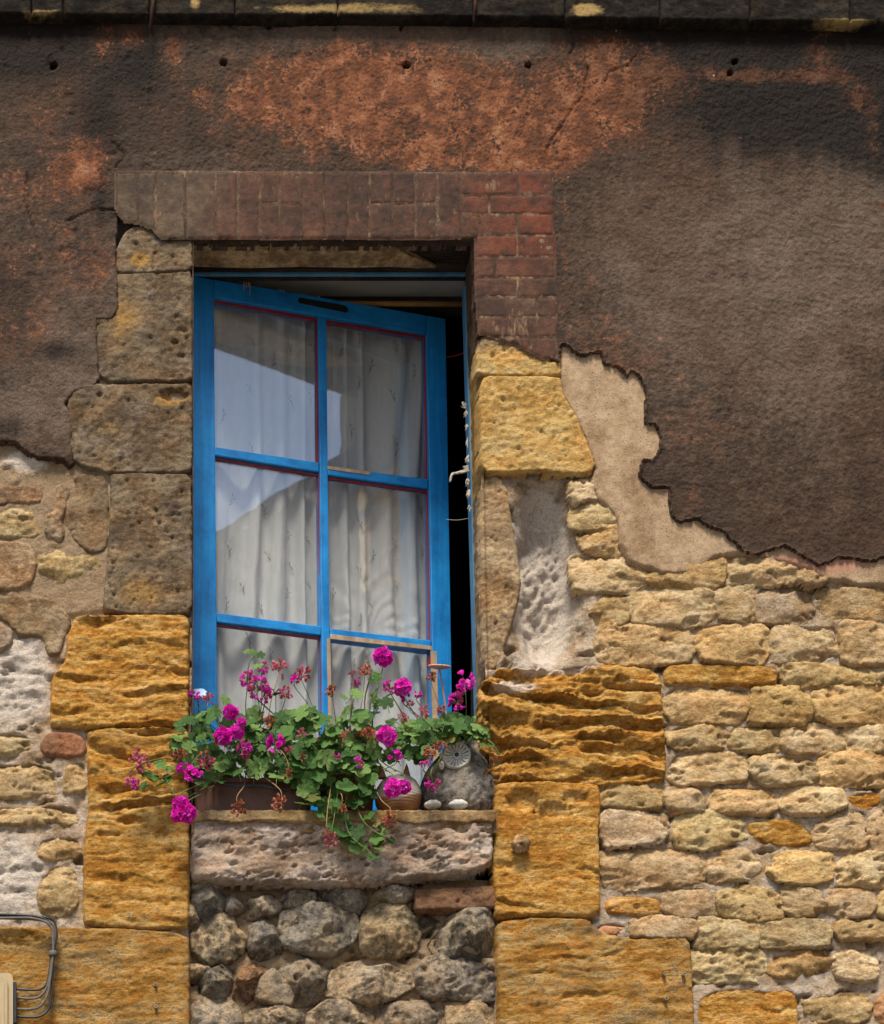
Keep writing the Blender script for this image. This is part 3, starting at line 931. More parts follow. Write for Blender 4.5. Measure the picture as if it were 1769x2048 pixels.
    if style == 'lump':
        r = p.get('r', 10)
        hf = p.get('h', 0.02)
        e = np.clip((d + 4) / r, 0, 1)
        prof = np.sqrt(np.maximum(0, 1 - (1 - e) ** 2))
        rel = 0.009 * fx + 0.005 * fine
        h = -0.03 + (hf + 0.03) * prof + rel * np.clip(e * 1.3, 0, 1)
        return h, (0.5 + rel * 20, p.get('red', 0.0) + 0 * U, 0 * U)

SEED = [100]
def stone(name, style, pts, mat=None, tint=(1, 1, 1), ck=2, q=0.22, rag_amp=2.2, res=3, label=None, grow=0.0, **p):
    SEED[0] += 37
    seed = SEED[0]
    out = chaikin(pts, ck, q) if ck else pts
    ax = np.array(out)
    box = (ax[:, 0].min() - 10, ax[:, 0].max() + 10, ax[:, 1].min() - 10, ax[:, 1].max() + 10)
    clip_ = p.pop('clip', None)
    def df(U, V):
        d = sdf(U, V, out) + grow + rag_amp * fbm(U / 13, V / 13, seed + 1, 3) + rag_amp * 0.45 * fbm(U / 36, V / 36, seed + 2, 2)
        if clip_ is not None:
            d = np.minimum(d, clip_(U, V))
        return d
    POLYS.append(out)
    hf = p.get('h', 0.025)
    o = sheet(name, box, res, df, lambda U, V, d: style_h(style, U, V, d, seed, p), -hf * 0.5, MAT[mat or style], facade)
    o.color = (*tint, 1)
    if label:
        o['label'] = label
    return o
#==STONES==
r4 = lambda *p: crop(940, 640, 2.843, p)
r5 = lambda *p: crop(960, 1300, 2.739, p)
r6 = lambda *p: crop(1180, 1080, 3.003, p)
r7 = lambda *p: crop(1180, 1540, 3.003, p)
l1 = lambda *p: crop(0, 600, 3.15, p)
l2 = lambda *p: crop(0, 1200, 2.415, p)
fl = lambda *p: crop(360, 1600, 2.68, p)
srng = random.Random(21)
def vary(a=0.10):
    k = 1 + srng.uniform(-a, a)
    return (k * (1 + srng.uniform(-.03, .03)), k, k * (1 + srng.uniform(-.08, .06)))

# rubble to the right of the window
RUB = [
 r4((570, 935), (620, 920), (690, 905), (712, 960), (720, 1020), (660, 1025), (590, 1050), (575, 1000)),
 r4((585, 1060), (650, 1020), (720, 1030), (800, 1095), (835, 1160), (800, 1185), (700, 1190), (620, 1200), (580, 1160)),
 r4((640, 1200), (740, 1185), (838, 1170), (850, 1260), (860, 1330), (720, 1325), (655, 1300), (625, 1240)),
 r4((580, 1340), (700, 1325), (870, 1330), (930, 1385), (1005, 1415), (1003, 1490), (950, 1520), (920, 1550), (700, 1545), (600, 1530), (580, 1450)),
 r6((345, 150), (430, 140), (560, 130), (680, 120), (740, 110), (805, 112), (808, 150), (800, 250), (760, 285), (620, 290), (480, 285), (390, 265), (345, 240)),
 r6((815, 110), (860, 90), (1000, 95), (1130, 115), (1230, 145), (1240, 210), (1230, 245), (1090, 265), (880, 270), (820, 260)),
 r6((1255, 150), (1350, 180), (1420, 235), (1380, 265), (1300, 258), (1250, 240)),
 r6((20, 380), (70, 320), (150, 300), (215, 310), (230, 350), (225, 470), (190, 500), (60, 530), (20, 560), (5, 480)),
 r6((255, 340), (300, 290), (420, 285), (690, 300), (745, 330), (750, 450), (700, 490), (600, 515), (400, 505), (270, 490), (250, 430)),
 r6((755, 310), (800, 285), (900, 275), (980, 265), (985, 330), (1000, 420), (980, 480), (920, 500), (800, 480), (765, 430)),
 r6((1370, 310), (1480, 290), (1769, 285), (1850, 285), (1850, 480), (1600, 495), (1400, 480), (1365, 440)),
 r6((50, 560), (90, 515), (170, 505), (350, 505), (560, 540), (620, 580), (630, 650), (600, 720), (480, 735), (380, 755), (150, 745), (60, 730), (40, 650)),
 r6((650, 530), (720, 505), (850, 500), (1050, 530), (1080, 580), (1075, 680), (1030, 740), (820, 735), (680, 720), (645, 650)),
 r6((1100, 560), (1120, 520), (1300, 520), (1485, 515), (1500, 600), (1490, 700), (1400, 730), (1150, 735), (1090, 710)),
 r6((1515, 520), (1530, 500), (1769, 505), (1850, 500), (1850, 740), (1560, 750), (1515, 710)),
 r6((1150, 790), (1180, 750), (1500, 755), (1690, 770), (1715, 810), (1700, 860), (1560, 860), (1330, 890), (1180, 860)),
 r6((1722, 790), (1769, 750), (1850, 750), (1850, 860), (1740, 860)),
 r6((445, 920), (500, 880), (700, 870), (960, 885), (970, 960), (930, 1050), (880, 1100), (700, 1095), (500, 1090), (450, 1020)),
 r6((985, 890), (1100, 875), (1300, 890), (1310, 960), (1330, 1060), (1280, 1110), (1100, 1105), (965, 1090), (975, 1000)),
 r6((1350, 920), (1440, 875), (1769, 850), (1850, 860), (1850, 1100), (1650, 1105), (1480, 1110), (1370, 1070), (1350, 990)),
 r6((470, 1140), (520, 1115), (800, 1105), (835, 1150), (830, 1220), (760, 1250), (560, 1255), (480, 1240)),
 r6((850, 1120), (1000, 1105), (1120, 1110), (1135, 1190), (1140, 1260), (1000, 1265), (850, 1250), (840, 1190)),
 r6((1155, 1150), (1220, 1110), (1440, 1110), (1520, 1160), (1530, 1240), (1480, 1275), (1330, 1285), (1200, 1270), (1155, 1230)),
 r6((1535, 1130), (1600, 1105), (1769, 1110), (1850, 1110), (1850, 1265), (1600, 1270), (1540, 1240)),
 r6((475, 1320), (520, 1280), (800, 1265), (930, 1310), (950, 1380), (930, 1440), (700, 1460), (550, 1470), (480, 1440)),
 r6((970, 1310), (1100, 1290), (1330, 1295), (1365, 1360), (1360, 1440), (1200, 1465), (1050, 1460), (970, 1400)),
 r6((1378, 1330), (1450, 1290), (1600, 1280), (1769, 1275), (1850, 1275), (1850, 1465), (1550, 1470), (1400, 1460), (1375, 1400)),
 r7((70, 95), (120, 80), (390, 90), (425, 120), (420, 230), (250, 225), (70, 215)),
 r7((445, 140), (480, 105), (600, 95), (680, 170), (710, 200), (690, 235), (560, 240), (450, 210)),
 r7((720, 190), (770, 110), (860, 95), (1090, 110), (1125, 150), (1130, 220), (1060, 265), (900, 260), (740, 240)),
 r7((1135, 150), (1170, 100), (1380, 80), (1530, 130), (1540, 210), (1420, 260), (1230, 265), (1150, 220)),
 r7((1768, 130), (1850, 120), (1850, 240), (1772, 230)),
 r7((70, 280), (120, 240), (400, 240), (455, 260), (470, 340), (430, 430), (260, 450), (110, 470), (75, 400)),
 r7((520, 300), (560, 250), (880, 255), (930, 310), (940, 400), (870, 420), (800, 450), (680, 480), (530, 450), (505, 390)),
 r7((1330, 340), (1420, 255), (1600, 255), (1660, 300), (1670, 420), (1640, 475), (1420, 470), (1360, 440)),
 r7((1690, 290), (1769, 230), (1850, 230), (1850, 480), (1720, 490), (1685, 420)),
 r7((70, 520), (100, 470), (300, 450), (500, 460), (640, 480), (690, 560), (690, 650), (560, 690), (330, 700), (210, 720), (100, 690), (75, 620)),
 r7((720, 540), (790, 480), (980, 475), (1030, 560), (1020, 640), (930, 650), (850, 660), (740, 675), (715, 600)),
 r7((1080, 520), (1150, 490), (1440, 505), (1480, 560), (1450, 650), (1300, 690), (1130, 670), (1075, 600)),
 r7((1500, 510), (1560, 500), (1769, 500), (1850, 500), (1850, 695), (1620, 690), (1495, 680)),
 r7((440, 740), (520, 700), (700, 710), (745, 760), (775, 840), (720, 885), (560, 890), (450, 850)),
 r7((765, 750), (850, 700), (970, 700), (1080, 720), (1150, 780), (1155, 895), (1000, 905), (880, 890), (780, 850)),
 r7((1165, 720), (1240, 690), (1360, 700), (1390, 780), (1415, 820), (1330, 870), (1220, 885), (1160, 840)),
 r7((1430, 780), (1460, 720), (1600, 700), (1710, 720), (1725, 800), (1680, 870), (1500, 880), (1440, 840)),
 r7((255, 900), (400, 890), (625, 900), (640, 960), (620, 1005), (450, 1005), (260, 1000)),
 r7((645, 895), (760, 900), (830, 920), (990, 910), (1005, 970), (1000, 1070), (800, 1065), (640, 1075)),
 r7((1015, 920), (1200, 905), (1420, 920), (1450, 990), (1420, 1060), (1200, 1065), (1030, 1060)),
 r7((1460, 930), (1560, 900), (1769, 910), (1850, 920), (1850, 1010), (1600, 1010), (1500, 1020)),
 r7((620, 1110), (700, 1085), (960, 1070), (1050, 1110), (1055, 1260), (960, 1265), (800, 1270), (630, 1270)),
 r7((1080, 1110), (1200, 1100), (1420, 1090), (1445, 1150), (1430, 1235), (1250, 1240), (1085, 1230)),
 r7((1295, 1400), (1400, 1350), (1640, 1345), (1690, 1400), (1670, 1480), (1600, 1520), (1400, 1520), (1300, 1470)),
 r7((1735, 700), (1850, 700), (1850, 890), (1745, 880)),
]
for i, pts in enumerate(RUB):
    g_ = srng.random()
    low = 0.90 if min(y for _, y in pts) > 1790 else 1.0
    t = vary(0.09)
    stone('stone', 'rubble', pts, tint=tuple(c * low * m for c, m in zip(t, srng.choice([(1, 1, 1), (1.05, 1.06, 1.2), (.88, .84, .8), (1.02, .92, .8), (1.1, 1.1, 1.15), (.95, .9, .95)]))), h=0.021 + srng.uniform(-0.004, 0.007), r=5 + srng.uniform(-1, 2), q=0.10, ck=1, rag_amp=3.4, grow=4.0,
          red=srng.choice([0, 0, 0, 0.12]))
stone('stone', 'rubble', r6((990, 270), (1200, 250), (1360, 255), (1365, 400), (1340, 500), (1250, 510), (1080, 520), (1000, 510), (985, 440)), 'mortar', (.9, .84, .74), h=0.014, r=8)
stone('stone', 'rubble', r7((1455, 1110), (1550, 1080), (1720, 1060), (1740, 1160), (1735, 1260), (1640, 1285), (1500, 1260), (1450, 1190)), tint=(1.15, 1.2, 1.4), h=0.022)
stone('stone', 'rubble', r7((15, 940), (100, 910), (220, 920), (235, 970), (150, 995), (60, 1000)), tint=(1.0, .66, .62), h=0.012, red=.3)
stone('stone', 'rubble', r7((460, 230), (560, 195), (640, 210), (600, 250), (480, 280)), tint=(1.05, .85, .8), h=0.012, r=9)
stone('stone', 'rubble', r7((1700, 1400), (1769, 1340), (1850, 1340), (1850, 1540), (1720, 1520)), tint=(1.0, .72, .68), h=0.016, red=.25)
# ochre stones among the rubble
stone('stone', 'ochre', r6((440, 790), (480, 750), (600, 745), (900, 750), (1100, 765), (1140, 800), (1120, 880), (900, 880), (600, 870), (450, 880)), h=0.02, per=44, amp=.014, r=12)
stone('stone', 'ochre', r7((1540, 140), (1750, 125), (1755, 200), (1660, 260), (1550, 230)), tint=(.8, .66, .5), h=0.006, per=26, amp=.008)
stone('stone', 'ochre', r7((945, 300), (1250, 285), (1310, 360), (1350, 430), (1300, 465), (1140, 470), (1020, 430), (950, 390)), h=0.010, per=44, amp=.014, r=12)
stone('stone', 'ochre', r7((80, 790), (150, 760), (380, 760), (430, 800), (430, 880), (340, 885), (220, 875), (100, 870)), tint=(1.05, 1.1, 1.4), h=0.016, per=30, amp=.014, r=13)
stone('stone', 'ochre', r7((640, 1340), (900, 1300), (1060, 1330), (1220, 1310), (1260, 1400), (1255, 1590), (640, 1590)), h=0.004, per=30, amp=.012, r=12, tint=(1.05, 1.05, 1.1))

# dressed blocks right of the window
stone('dressed_block', 'yellow', r4((35, 190), (70, 80), (150, 80), (300, 150), (420, 210), (512, 228), (512, 332), (300, 330), (35, 322)), ck=1, q=.08, h=.028,
      stain=lambda U, V: sstep(735, 700, V + (U - 960) * 0.25) * 0.42)
stone('dressed_block', 'yellow', r4((55, 340), (300, 333), (515, 342), (530, 450), (600, 560), (650, 680), (704, 830), (690, 880), (580, 890), (400, 868), (60, 885)), ck=1, q=.1, h=.034)
stone('dressed_block', 'browned', r4((60, 900), (165, 880), (215, 970), (222, 1050), (245, 1180), (282, 1400), (290, 1520), (250, 1700), (185, 1900), (160, 1980), (80, 2010), (60, 1500)), ck=1, h=.016, r=9,
      tint=(2.1, 2.0, 1.75), stain=lambda U, V: 0.1 + 0 * U)
stone('dressed_block', 'ochre', r5((0, 190), (110, 100), (400, 110), (700, 85), (950, 110), (985, 140), (1000, 300), (1010, 500), (1022, 650), (1000, 715), (900, 730), (660, 745), (350, 725), (200, 715), (20, 715), (10, 560), (0, 450)),
      ck=1, q=.1, h=.034, per=46, amp=.036, tilt=-0.08, r=10, bias=.28, rag_amp=4,
      pits=[(985, 1485, 45, 70, .03), (1010, 1520, 45, 45, .02), (985, 1375, 20, 25, .014)],
      lime=lambda U, V: blob(U, V, 1030, 1375, 60, 20, .7) + blob(U, V, 1110, 1338, 110, 12, .75))
stone('dressed_block', 'ochre', r5((80, 740), (200, 728), (400, 725), (640, 740), (662, 800), (645, 1000), (655, 1200), (657, 1430), (600, 1465), (350, 1460), (90, 1475), (75, 1250), (75, 900)),
      ck=1, q=.1, h=.030, per=27, amp=.015, r=9, crust=.06, mod=lambda U, V: 0.12 + 0.88 * sstep(1690, 1740, V),
      pits=[(1045, 1605, 34, 26, .022), (1110, 1625, 50, 18, .018), (1150, 1600, 30, 14, .012)], tint=(1.0, 1.0, 1.0))
stone('dressed_block', 'ochre', r5((100, 1495), (300, 1470), (600, 1482), (618, 1540), (830, 1590), (1120, 1570), (1150, 1620), (1165, 1900), (1178, 2250), (110, 2250), (98, 1700)),
      ck=1, q=.1, h=.027, per=46, amp=.012, tilt=.16, r=9, bias=-.1, crust=.16, tint=(.92, .95, 1.1))
# dressed blocks left of the window
stone('dressed_block', 'browned', [(231, 505), (250, 470), (275, 452), (305, 462), (330, 482), (384, 482), (384, 543), (330, 548), (231, 550)], ck=1, q=.1, h=.026, stain=lambda U, V: blob(U, V, 280, 525, 30, 20, .6))
stone('dressed_block', 'browned', [(231, 553), (330, 551), (384, 547), (384, 762), (365, 766), (285, 768), (222, 770), (198, 756), (193, 690), (192, 630), (236, 606)], ck=1, q=.08, h=.028,
      stain=lambda U, V: 0.24 + blob(U, V, 245, 640, 40, 60, .22), pits=[(355, 640, 10, 5, .006), (360, 665, 10, 5, .006), (350, 690, 10, 5, .006), (362, 715, 9, 5, .006)])
stone('dressed_block', 'browned', l1((430, 600), (510, 552), (750, 547), (1208, 540), (1210, 700), (1208, 1092), (1100, 1100), (700, 1098), (520, 1065), (440, 1000), (430, 800)), ck=1, q=.08, h=.03,
      stain=lambda U, V: 0.2 + blob(U, V, 345, 805, 40, 16, .4) + blob(U, V, 220, 860, 60, 30, .16), pits=[(345, 795, 30, 13, .018)])
stone('dressed_block', 'browned', l1((700, 1112), (850, 1104), (1200, 1112), (1208, 1400), (1208, 1985), (1000, 1995), (800, 1990), (650, 1965), (690, 1500), (697, 1200)), ck=1, q=.08, h=.03,
      stain=lambda U, V: 0.23 + blob(U, V, 280, 1190, 60, 50, .22), pits=[(355, 1020, 14, 4, .006), (352, 1034, 14, 4, .006), (356, 1000, 12, 4, .006)])
stone('dressed_block', 'ochre', l2((330, 170), (370, 85), (600, 78), (890, 78), (912, 100), (910, 600), (800, 612), (500, 622), (250, 617), (246, 500), (252, 380), (320, 300)),
      ck=1, q=.1, h=.032, per=42, amp=.020, tilt=-.03, r=9, crust=.04, bias=.05)
stone('dressed_block', 'ochre', l2((425, 640), (530, 624), (908, 618), (912, 900), (915, 1100), (912, 1580), (750, 1597), (500, 1582), (405, 1560), (408, 1200), (430, 1000), (426, 800)),
      ck=1, q=.08, h=.032, per=52, amp=.030, r=9, bias=.1, mod=lambda U, V: 0.15 + 0.85 * sstep(1660, 1610, V) + .22 * sstep(1680, 1720, V), crust=.12,
      pits=[(265, 1645, 30, 9, .014), (215, 1672, 30, 6, .009), (325, 1675, 16, 16, .01)])
stone('dressed_block', 'ochre', l2((-360, 1590), (100, 1582), (400, 1592), (600, 1594), (850, 1612), (912, 1640), (915, 2240), (-360, 2240)),
      ck=1, q=.08, h=.03, per=60, amp=.009, tilt=.12, r=8, bias=-.2, crust=.17, tint=(.86, .9, 1.05), pits=[(40, 1880, 50, 16, .012)])
# rubble left of the window
BRN = (1.75, 1.65, 1.5)
stone('stone', 'lump', l1((530, 1090), (690, 1095), (692, 1500), (665, 1600), (560, 1612), (500, 1560), (430, 1490), (405, 1400), (430, 1290), (475, 1190), (455, 1120)), 'browned', (1.25, 1.2, 1.12), h=.020)
stone('stone', 'lump', l1((345, 1170), (400, 1160), (450, 1200), (430, 1290), (390, 1400), (420, 1490), (360, 1530), (280, 1490), (280, 1350), (340, 1340), (360, 1260)), 'browned', (2.0, 1.95, 1.9), h=.018)
stone('stone', 'lump', l1((-300, 1170), (110, 1160), (270, 1180), (280, 1280), (180, 1290), (-300, 1300)), 'browned', (1.6, 1.35, 1.2), h=.012)
stone('stone', 'rubble', l1((-300, 1320), (100, 1310), (260, 1310), (280, 1400), (260, 1500), (100, 1500), (-300, 1490)), tint=(.85, .86, .86), h=.014)
stone('stone', 'lump', l1((-300, 1510), (200, 1520), (240, 1600), (220, 1780), (100, 1840), (-300, 1830)), 'browned', (1.9, 1.75, 1.6), h=.016)
stone('stone', 'rubble', l1((240, 1540), (480, 1540), (500, 1600), (640, 1620), (640, 1760), (520, 1790), (260, 1780), (240, 1700)), tint=(.9, .92, .9), h=.02, r=9)
stone('stone', 'lump', l2((-160, -10), (230, -30), (330, 60), (350, 120), (320, 170), (290, 270), (230, 270), (200, 180), (100, 190), (0, 80), (-160, 60)), 'browned', (1.7, 1.65, 1.5), h=.016)
stone('stone', 'lump', l2((-160, 90), (-10, 90), (55, 150), (65, 215), (20, 250), (-160, 260)), 'mortar', (.95, .9, .85), h=.022)
stone('stone', 'rubble', l2((-160, 640), (100, 635), (160, 670), (165, 740), (80, 755), (-160, 750)), tint=(.82, .84, .86), h=.016)
stone('stone', 'lump', l2((195, 690), (240, 630), (400, 650), (420, 700), (410, 755), (330, 770), (200, 750)), 'mortar', (.85, .56, .46), h=.018)
stone('stone', 'rubble', l2((-160, 790), (150, 785), (265, 800), (290, 900), (290, 940), (100, 965), (-160, 960)), tint=(.86, .84, .84), h=.018, r=8)
stone('stone', 'rubble', l2((320, 790), (420, 775), (425, 870), (410, 930), (310, 940), (300, 900)), tint=(.95, .92, .9), h=.018, r=8)
stone('stone', 'rubble', l2((-160, 1010), (100, 1000), (350, 985), (390, 1030), (370, 1090), (150, 1095), (-160, 1080)), tint=(.88, .86, .86), h=.018)
stone('stone', 'rubble', l2((180, 1160), (300, 1140), (390, 1150), (400, 1210), (370, 1250), (250, 1270), (180, 1240)), tint=(.9, .87, .84), h=.017)
stone('stone', 'rubble', l2((190, 1360), (240, 1290), (300, 1280), (380, 1310), (390, 1400), (370, 1490), (300, 1535), (190, 1520), (180, 1430)), tint=(.86, .84, .82), h=.022)

# flints and broken stones under the sill
FL = [
 (((60, 470), (150, 455), (250, 470), (260, 540), (230, 600), (110, 620), (70, 560)), (.75, .8, .85), {}),
 (((60, 440), (130, 435), (225, 420), (230, 455), (150, 468), (55, 475)), (1.3, 1.3, 1.25), {'r': 10}),
 (((255, 520), (290, 505), (345, 570), (280, 610), (250, 590)), (.75, .78, .85), {'r': 12}),
 (((380, 515), (500, 515), (560, 560), (570, 580), (480, 610), (400, 620), (320, 595)), (1.15, 1.12, 1.1), {}),
 (((560, 500), (640, 475), (730, 490), (730, 550), (640, 570), (580, 570), (555, 530)), (.95, .98, .95), {}),
 (((760, 470), (850, 445), (920, 460), (1005, 500), (1000, 550), (960, 600), (850, 570), (770, 550), (750, 510)), (.72, .74, .76), {}),
 (((1045, 490), (1100, 460), (1260, 460), (1255, 500), (1200, 555), (1140, 550), (1090, 510)), (1.05, 1.1, 1.12), {'r': 12}),
 (((90, 660), (200, 590), (290, 625), (300, 680), (360, 720), (340, 800), (280, 850), (150, 870), (70, 800), (60, 710)), (1.2, 1.15, 1.0), {'facet': .5}),
 (((380, 620), (440, 605), (490, 640), (520, 720), (545, 800), (480, 850), (400, 860), (370, 780)), (.78, .8, .82), {}),
 (((550, 600), (700, 545), (830, 555), (950, 610), (965, 690), (930, 750), (820, 820), (700, 820), (560, 770), (540, 690)), (.86, .9, .95), {'facet': .5, 'h': .02, 'pits': [(656, 1866, 13, 11, .014)]}),
 (((990, 600), (1080, 550), (1200, 560), (1260, 620), (1295, 700), (1270, 790), (1160, 830), (1050, 830), (980, 790), (970, 690)), (1.22, 1.12, .9), {'facet': .6}),
 (((1490, 585), (1670, 580), (1700, 690), (1700, 800), (1600, 850), (1480, 840), (1380, 810), (1350, 760), (1400, 680)), (.95, .95, .92), {'h': .024, 'facet': 1.3, 'lump': .5}),
 (((1280, 600), (1420, 650), (1330, 700), (1300, 740), (1280, 680)), (.35, .33, .3), {'h': -.02, 'r': 10}),
 (((80, 990), (130, 920), (260, 870), (325, 890), (290, 990), (230, 1050), (90, 1040)), (.72, .76, .78), {'facet': 1.3}),
 (((310, 950), (350, 880), (450, 860), (490, 890), (420, 950), (400, 1040), (340, 1090), (295, 1040)), (.85, .62, .48), {}),
 (((410, 970), (500, 900), (580, 970), (610, 1040), (600, 1100), (490, 1090), (410, 1060)), (.95, .9, .82), {'facet': .2, 'lump': .4, 'r': 9}),
 (((550, 900), (640, 830), (780, 840), (815, 890), (790, 980), (740, 1070), (620, 1090), (600, 1010), (560, 960)), (.8, .78, .76), {'pits': [(592, 1958, 6, 8, .02), (620, 1940, 8, 7, .012), (600, 1995, 12, 8, .014)]}),
 (((820, 910), (930, 860), (1010, 900), (1130, 880), (1250, 930), (1260, 990), (1130, 1060), (1020, 1085), (880, 1060), (790, 1030)), (1.25, 1.18, 1.08), {'h': .018, 'facet': .7}),
 (((1270, 900), (1340, 830), (1560, 850), (1690, 930), (1690, 1070), (1590, 1070), (1440, 1050), (1340, 1050), (1270, 990)), (.95, .95, .98), {'facet': .4, 'lump': 1.4}),
 (((60, 1100), (130, 1055), (260, 1050), (320, 1110), (350, 1300), (60, 1300)), (1.15, 1.1, 1.05), {'facet': .5}),
 (((360, 1110), (430, 1070), (600, 1110), (660, 1120), (690, 1300), (360, 1300)), (1.0, .92, .8), {}),
 (((690, 1140), (800, 1070), (960, 1070), (1040, 1150), (1050, 1300), (700, 1300)), (1.2, 1.15, 1.08), {'facet': .5}),
 (((1050, 1130), (1150, 1080), (1330, 1070), (1430, 1130), (1420, 1300), (1050, 1300)), (.85, .8, .75), {'facet': .8}),
 (((1440, 1090), (1600, 1060), (1680, 1110), (1690, 1300), (1440, 1300)), (1.2, 1.08, .9), {'facet': .5}),
 (((45, 500), (70, 570), (100, 640), (80, 690), (45, 700)), (1.3, 1.2, 1.0), {'r': 9}),
 (((1590, 850), (1690, 850), (1700, 910), (1640, 890)), (.9, .85, .8), {'r': 9, 'h': 0}),
 (((40, 880), (160, 870), (165, 920), (90, 950), (45, 960)), (1.3, 1.15, .95), {'r': 9, 'h': .0}),
]
for pts, t, kw in FL:
    kw = dict(kw)
    kw.setdefault('h', .010 + srng.uniform(-.004, .006))
    stone('flint', 'flint', fl(*pts), tint=(t[0] * 1.05, t[1] * 1.0, t[2] * .93), ck=1, q=.06, n=12, grow=3.0, rag_amp=1.6, **kw)
stone('brick', 'browned', fl((1262, 485), (1690, 465), (1700, 575), (1600, 585), (1265, 590)), tint=(1.15, .85, .75), ck=1, q=.04, h=.016, r=5, rag_amp=1.2)

# sill stone and its cap
def sill_h(U, V, d):
    e = np.clip((d + 4) / 10, 0, 1)
    pr = np.sqrt(np.maximum(0, 1 - (1 - e) ** 2.2))
    wu = U + 14 * fbm(U / 40, V / 40, 83, 2)
    f1, idv = worley(wu / 58, V / 34, 81)
    f2, id2 = worley(wu / 26, V / 12 + U / 60, 85)
    rt = 0.55 + 0.45 * sstep(560, 760, U) 
    lowr = sstep(1660, 1705, V)
    er = 0.3 + 0.7 * np.maximum(lowr, sstep(720, 820, U))
    rg = np.abs(fbm(wu / 44, V / 20 + U / 80, 84, 4, .55))
    rel = -0.012 * sstep(0.55, 0.1, f1 + .2 * fbm(U / 20, V / 14, 82, 3)) * (idv > 0.5) * rt - 0.010 * sstep(0.5, 0.12, f2) * (id2 > 0.72) * er
    rel = rel - 0.012 * sstep(0.12, 0.0, rg) * er * sstep(-.1, .3, fbm(U / 90, V / 50, 80, 2)) + 0.012 * fbm(U / 80, V / 32, 87, 4, .5) + 0.0022 * fbm(U / 12, V / 9, 89, 3)
    rel = rel + 0.022 * sstep(8, 2, np.abs(U - 950 + 6 * fbm(U / 20, V / 20, 90, 2) - (V - 1690) * .12)) * sstep(1760, 1700, V) * 0.5
    h = -0.06 + (0.052 + 0.06) * pr + rel * np.clip(e * 1.3, 0, 1)
    return h, (0.45 + rel * 14, 0 * U, 0 * U)
SILL = [(384, 1630), (985, 1630), (986, 1700), (983, 1728), (962, 1740), (930, 1750), (880, 1752), (800, 1764), (700, 1772), (560, 1768), (470, 1766), (386, 1760)]
sill_top = sheet('window_sill', (370, 1000, 1615, 1790), 2.5, lambda U, V: sdf(U, V, SILL) + 2.5 * fbm(U / 14, V / 14, 91, 3), sill_h, -0.03, MAT['sill'], facade)
CAP = [(382, 1622), (992, 1622), (993, 1642), (985, 1650), (960, 1644), (930, 1650), (880, 1646), (830, 1652), (800, 1646), (760, 1652), (700, 1645), (640, 1650), (560, 1646), (520, 1644), (470, 1650), (430, 1644), (384, 1646)]
def cap_h(U, V, d):
    e = np.clip((d + 3) / 5, 0, 1)
    return -0.05 + (0.062 + 0.05) * np.sqrt(1 - (1 - e) ** 2) + 0.0016 * fbm(U / 20, V / 9, 93, 4), (0.5 + 0 * U, 0.16 + 0 * U, 0 * U)
co_ = sheet('sill_cap', (370, 1005, 1610, 1665), 2.5, lambda U, V: sdf(U, V, CAP) + 1.3 * fbm(U / 9, V / 9, 95, 3), cap_h, -0.05, MAT['browned'], facade)
co_.color = (2.0, 1.85, 1.45, 1)
SILL_Z = wz(1621, -0.05)
bm = bmesh.new()
add_box(bm, wx(382), wx(988), -0.045, 0.30, SILL_Z - 0.06, SILL_Z)
o = bm_obj('sill_bed', bm, MAT['browned'], facade)
o.color = (1.6, 1.5, 1.3, 1)

# ledge over the render
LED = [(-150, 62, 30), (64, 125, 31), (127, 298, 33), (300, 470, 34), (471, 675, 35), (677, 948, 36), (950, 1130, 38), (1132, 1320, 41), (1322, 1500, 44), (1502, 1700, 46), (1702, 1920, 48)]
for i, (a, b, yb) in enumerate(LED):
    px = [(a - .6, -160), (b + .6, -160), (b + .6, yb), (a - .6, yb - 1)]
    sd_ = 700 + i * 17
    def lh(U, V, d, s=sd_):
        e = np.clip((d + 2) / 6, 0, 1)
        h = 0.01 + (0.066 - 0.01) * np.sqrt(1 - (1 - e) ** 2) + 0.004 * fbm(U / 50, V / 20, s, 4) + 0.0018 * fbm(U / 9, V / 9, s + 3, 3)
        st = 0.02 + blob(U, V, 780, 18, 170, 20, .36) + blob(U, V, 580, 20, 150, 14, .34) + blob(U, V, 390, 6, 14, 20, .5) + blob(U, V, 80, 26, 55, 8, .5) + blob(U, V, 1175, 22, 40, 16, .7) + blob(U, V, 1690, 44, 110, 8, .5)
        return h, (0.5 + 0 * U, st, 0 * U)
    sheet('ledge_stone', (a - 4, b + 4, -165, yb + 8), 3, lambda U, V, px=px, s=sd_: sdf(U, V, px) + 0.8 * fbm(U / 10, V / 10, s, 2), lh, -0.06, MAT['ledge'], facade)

# wall beyond what the photograph shows, down to the street
for (a, b, c, e) in ((-4500, -146, -1500, 4400), (1916, 6000, -1500, 4400), (-146, 1916, 2122, 4400), (-146, 1916, -1500, -155)):
    bm = bmesh.new()
    add_box(bm, wx(a), wx(b), 0.0, 0.42, max(0.0, wz(e)), wz(c))
    o = bm_obj('wall_face', bm, MAT['mortar'], facade)
    o.color = (.75, .68, .58, 1)

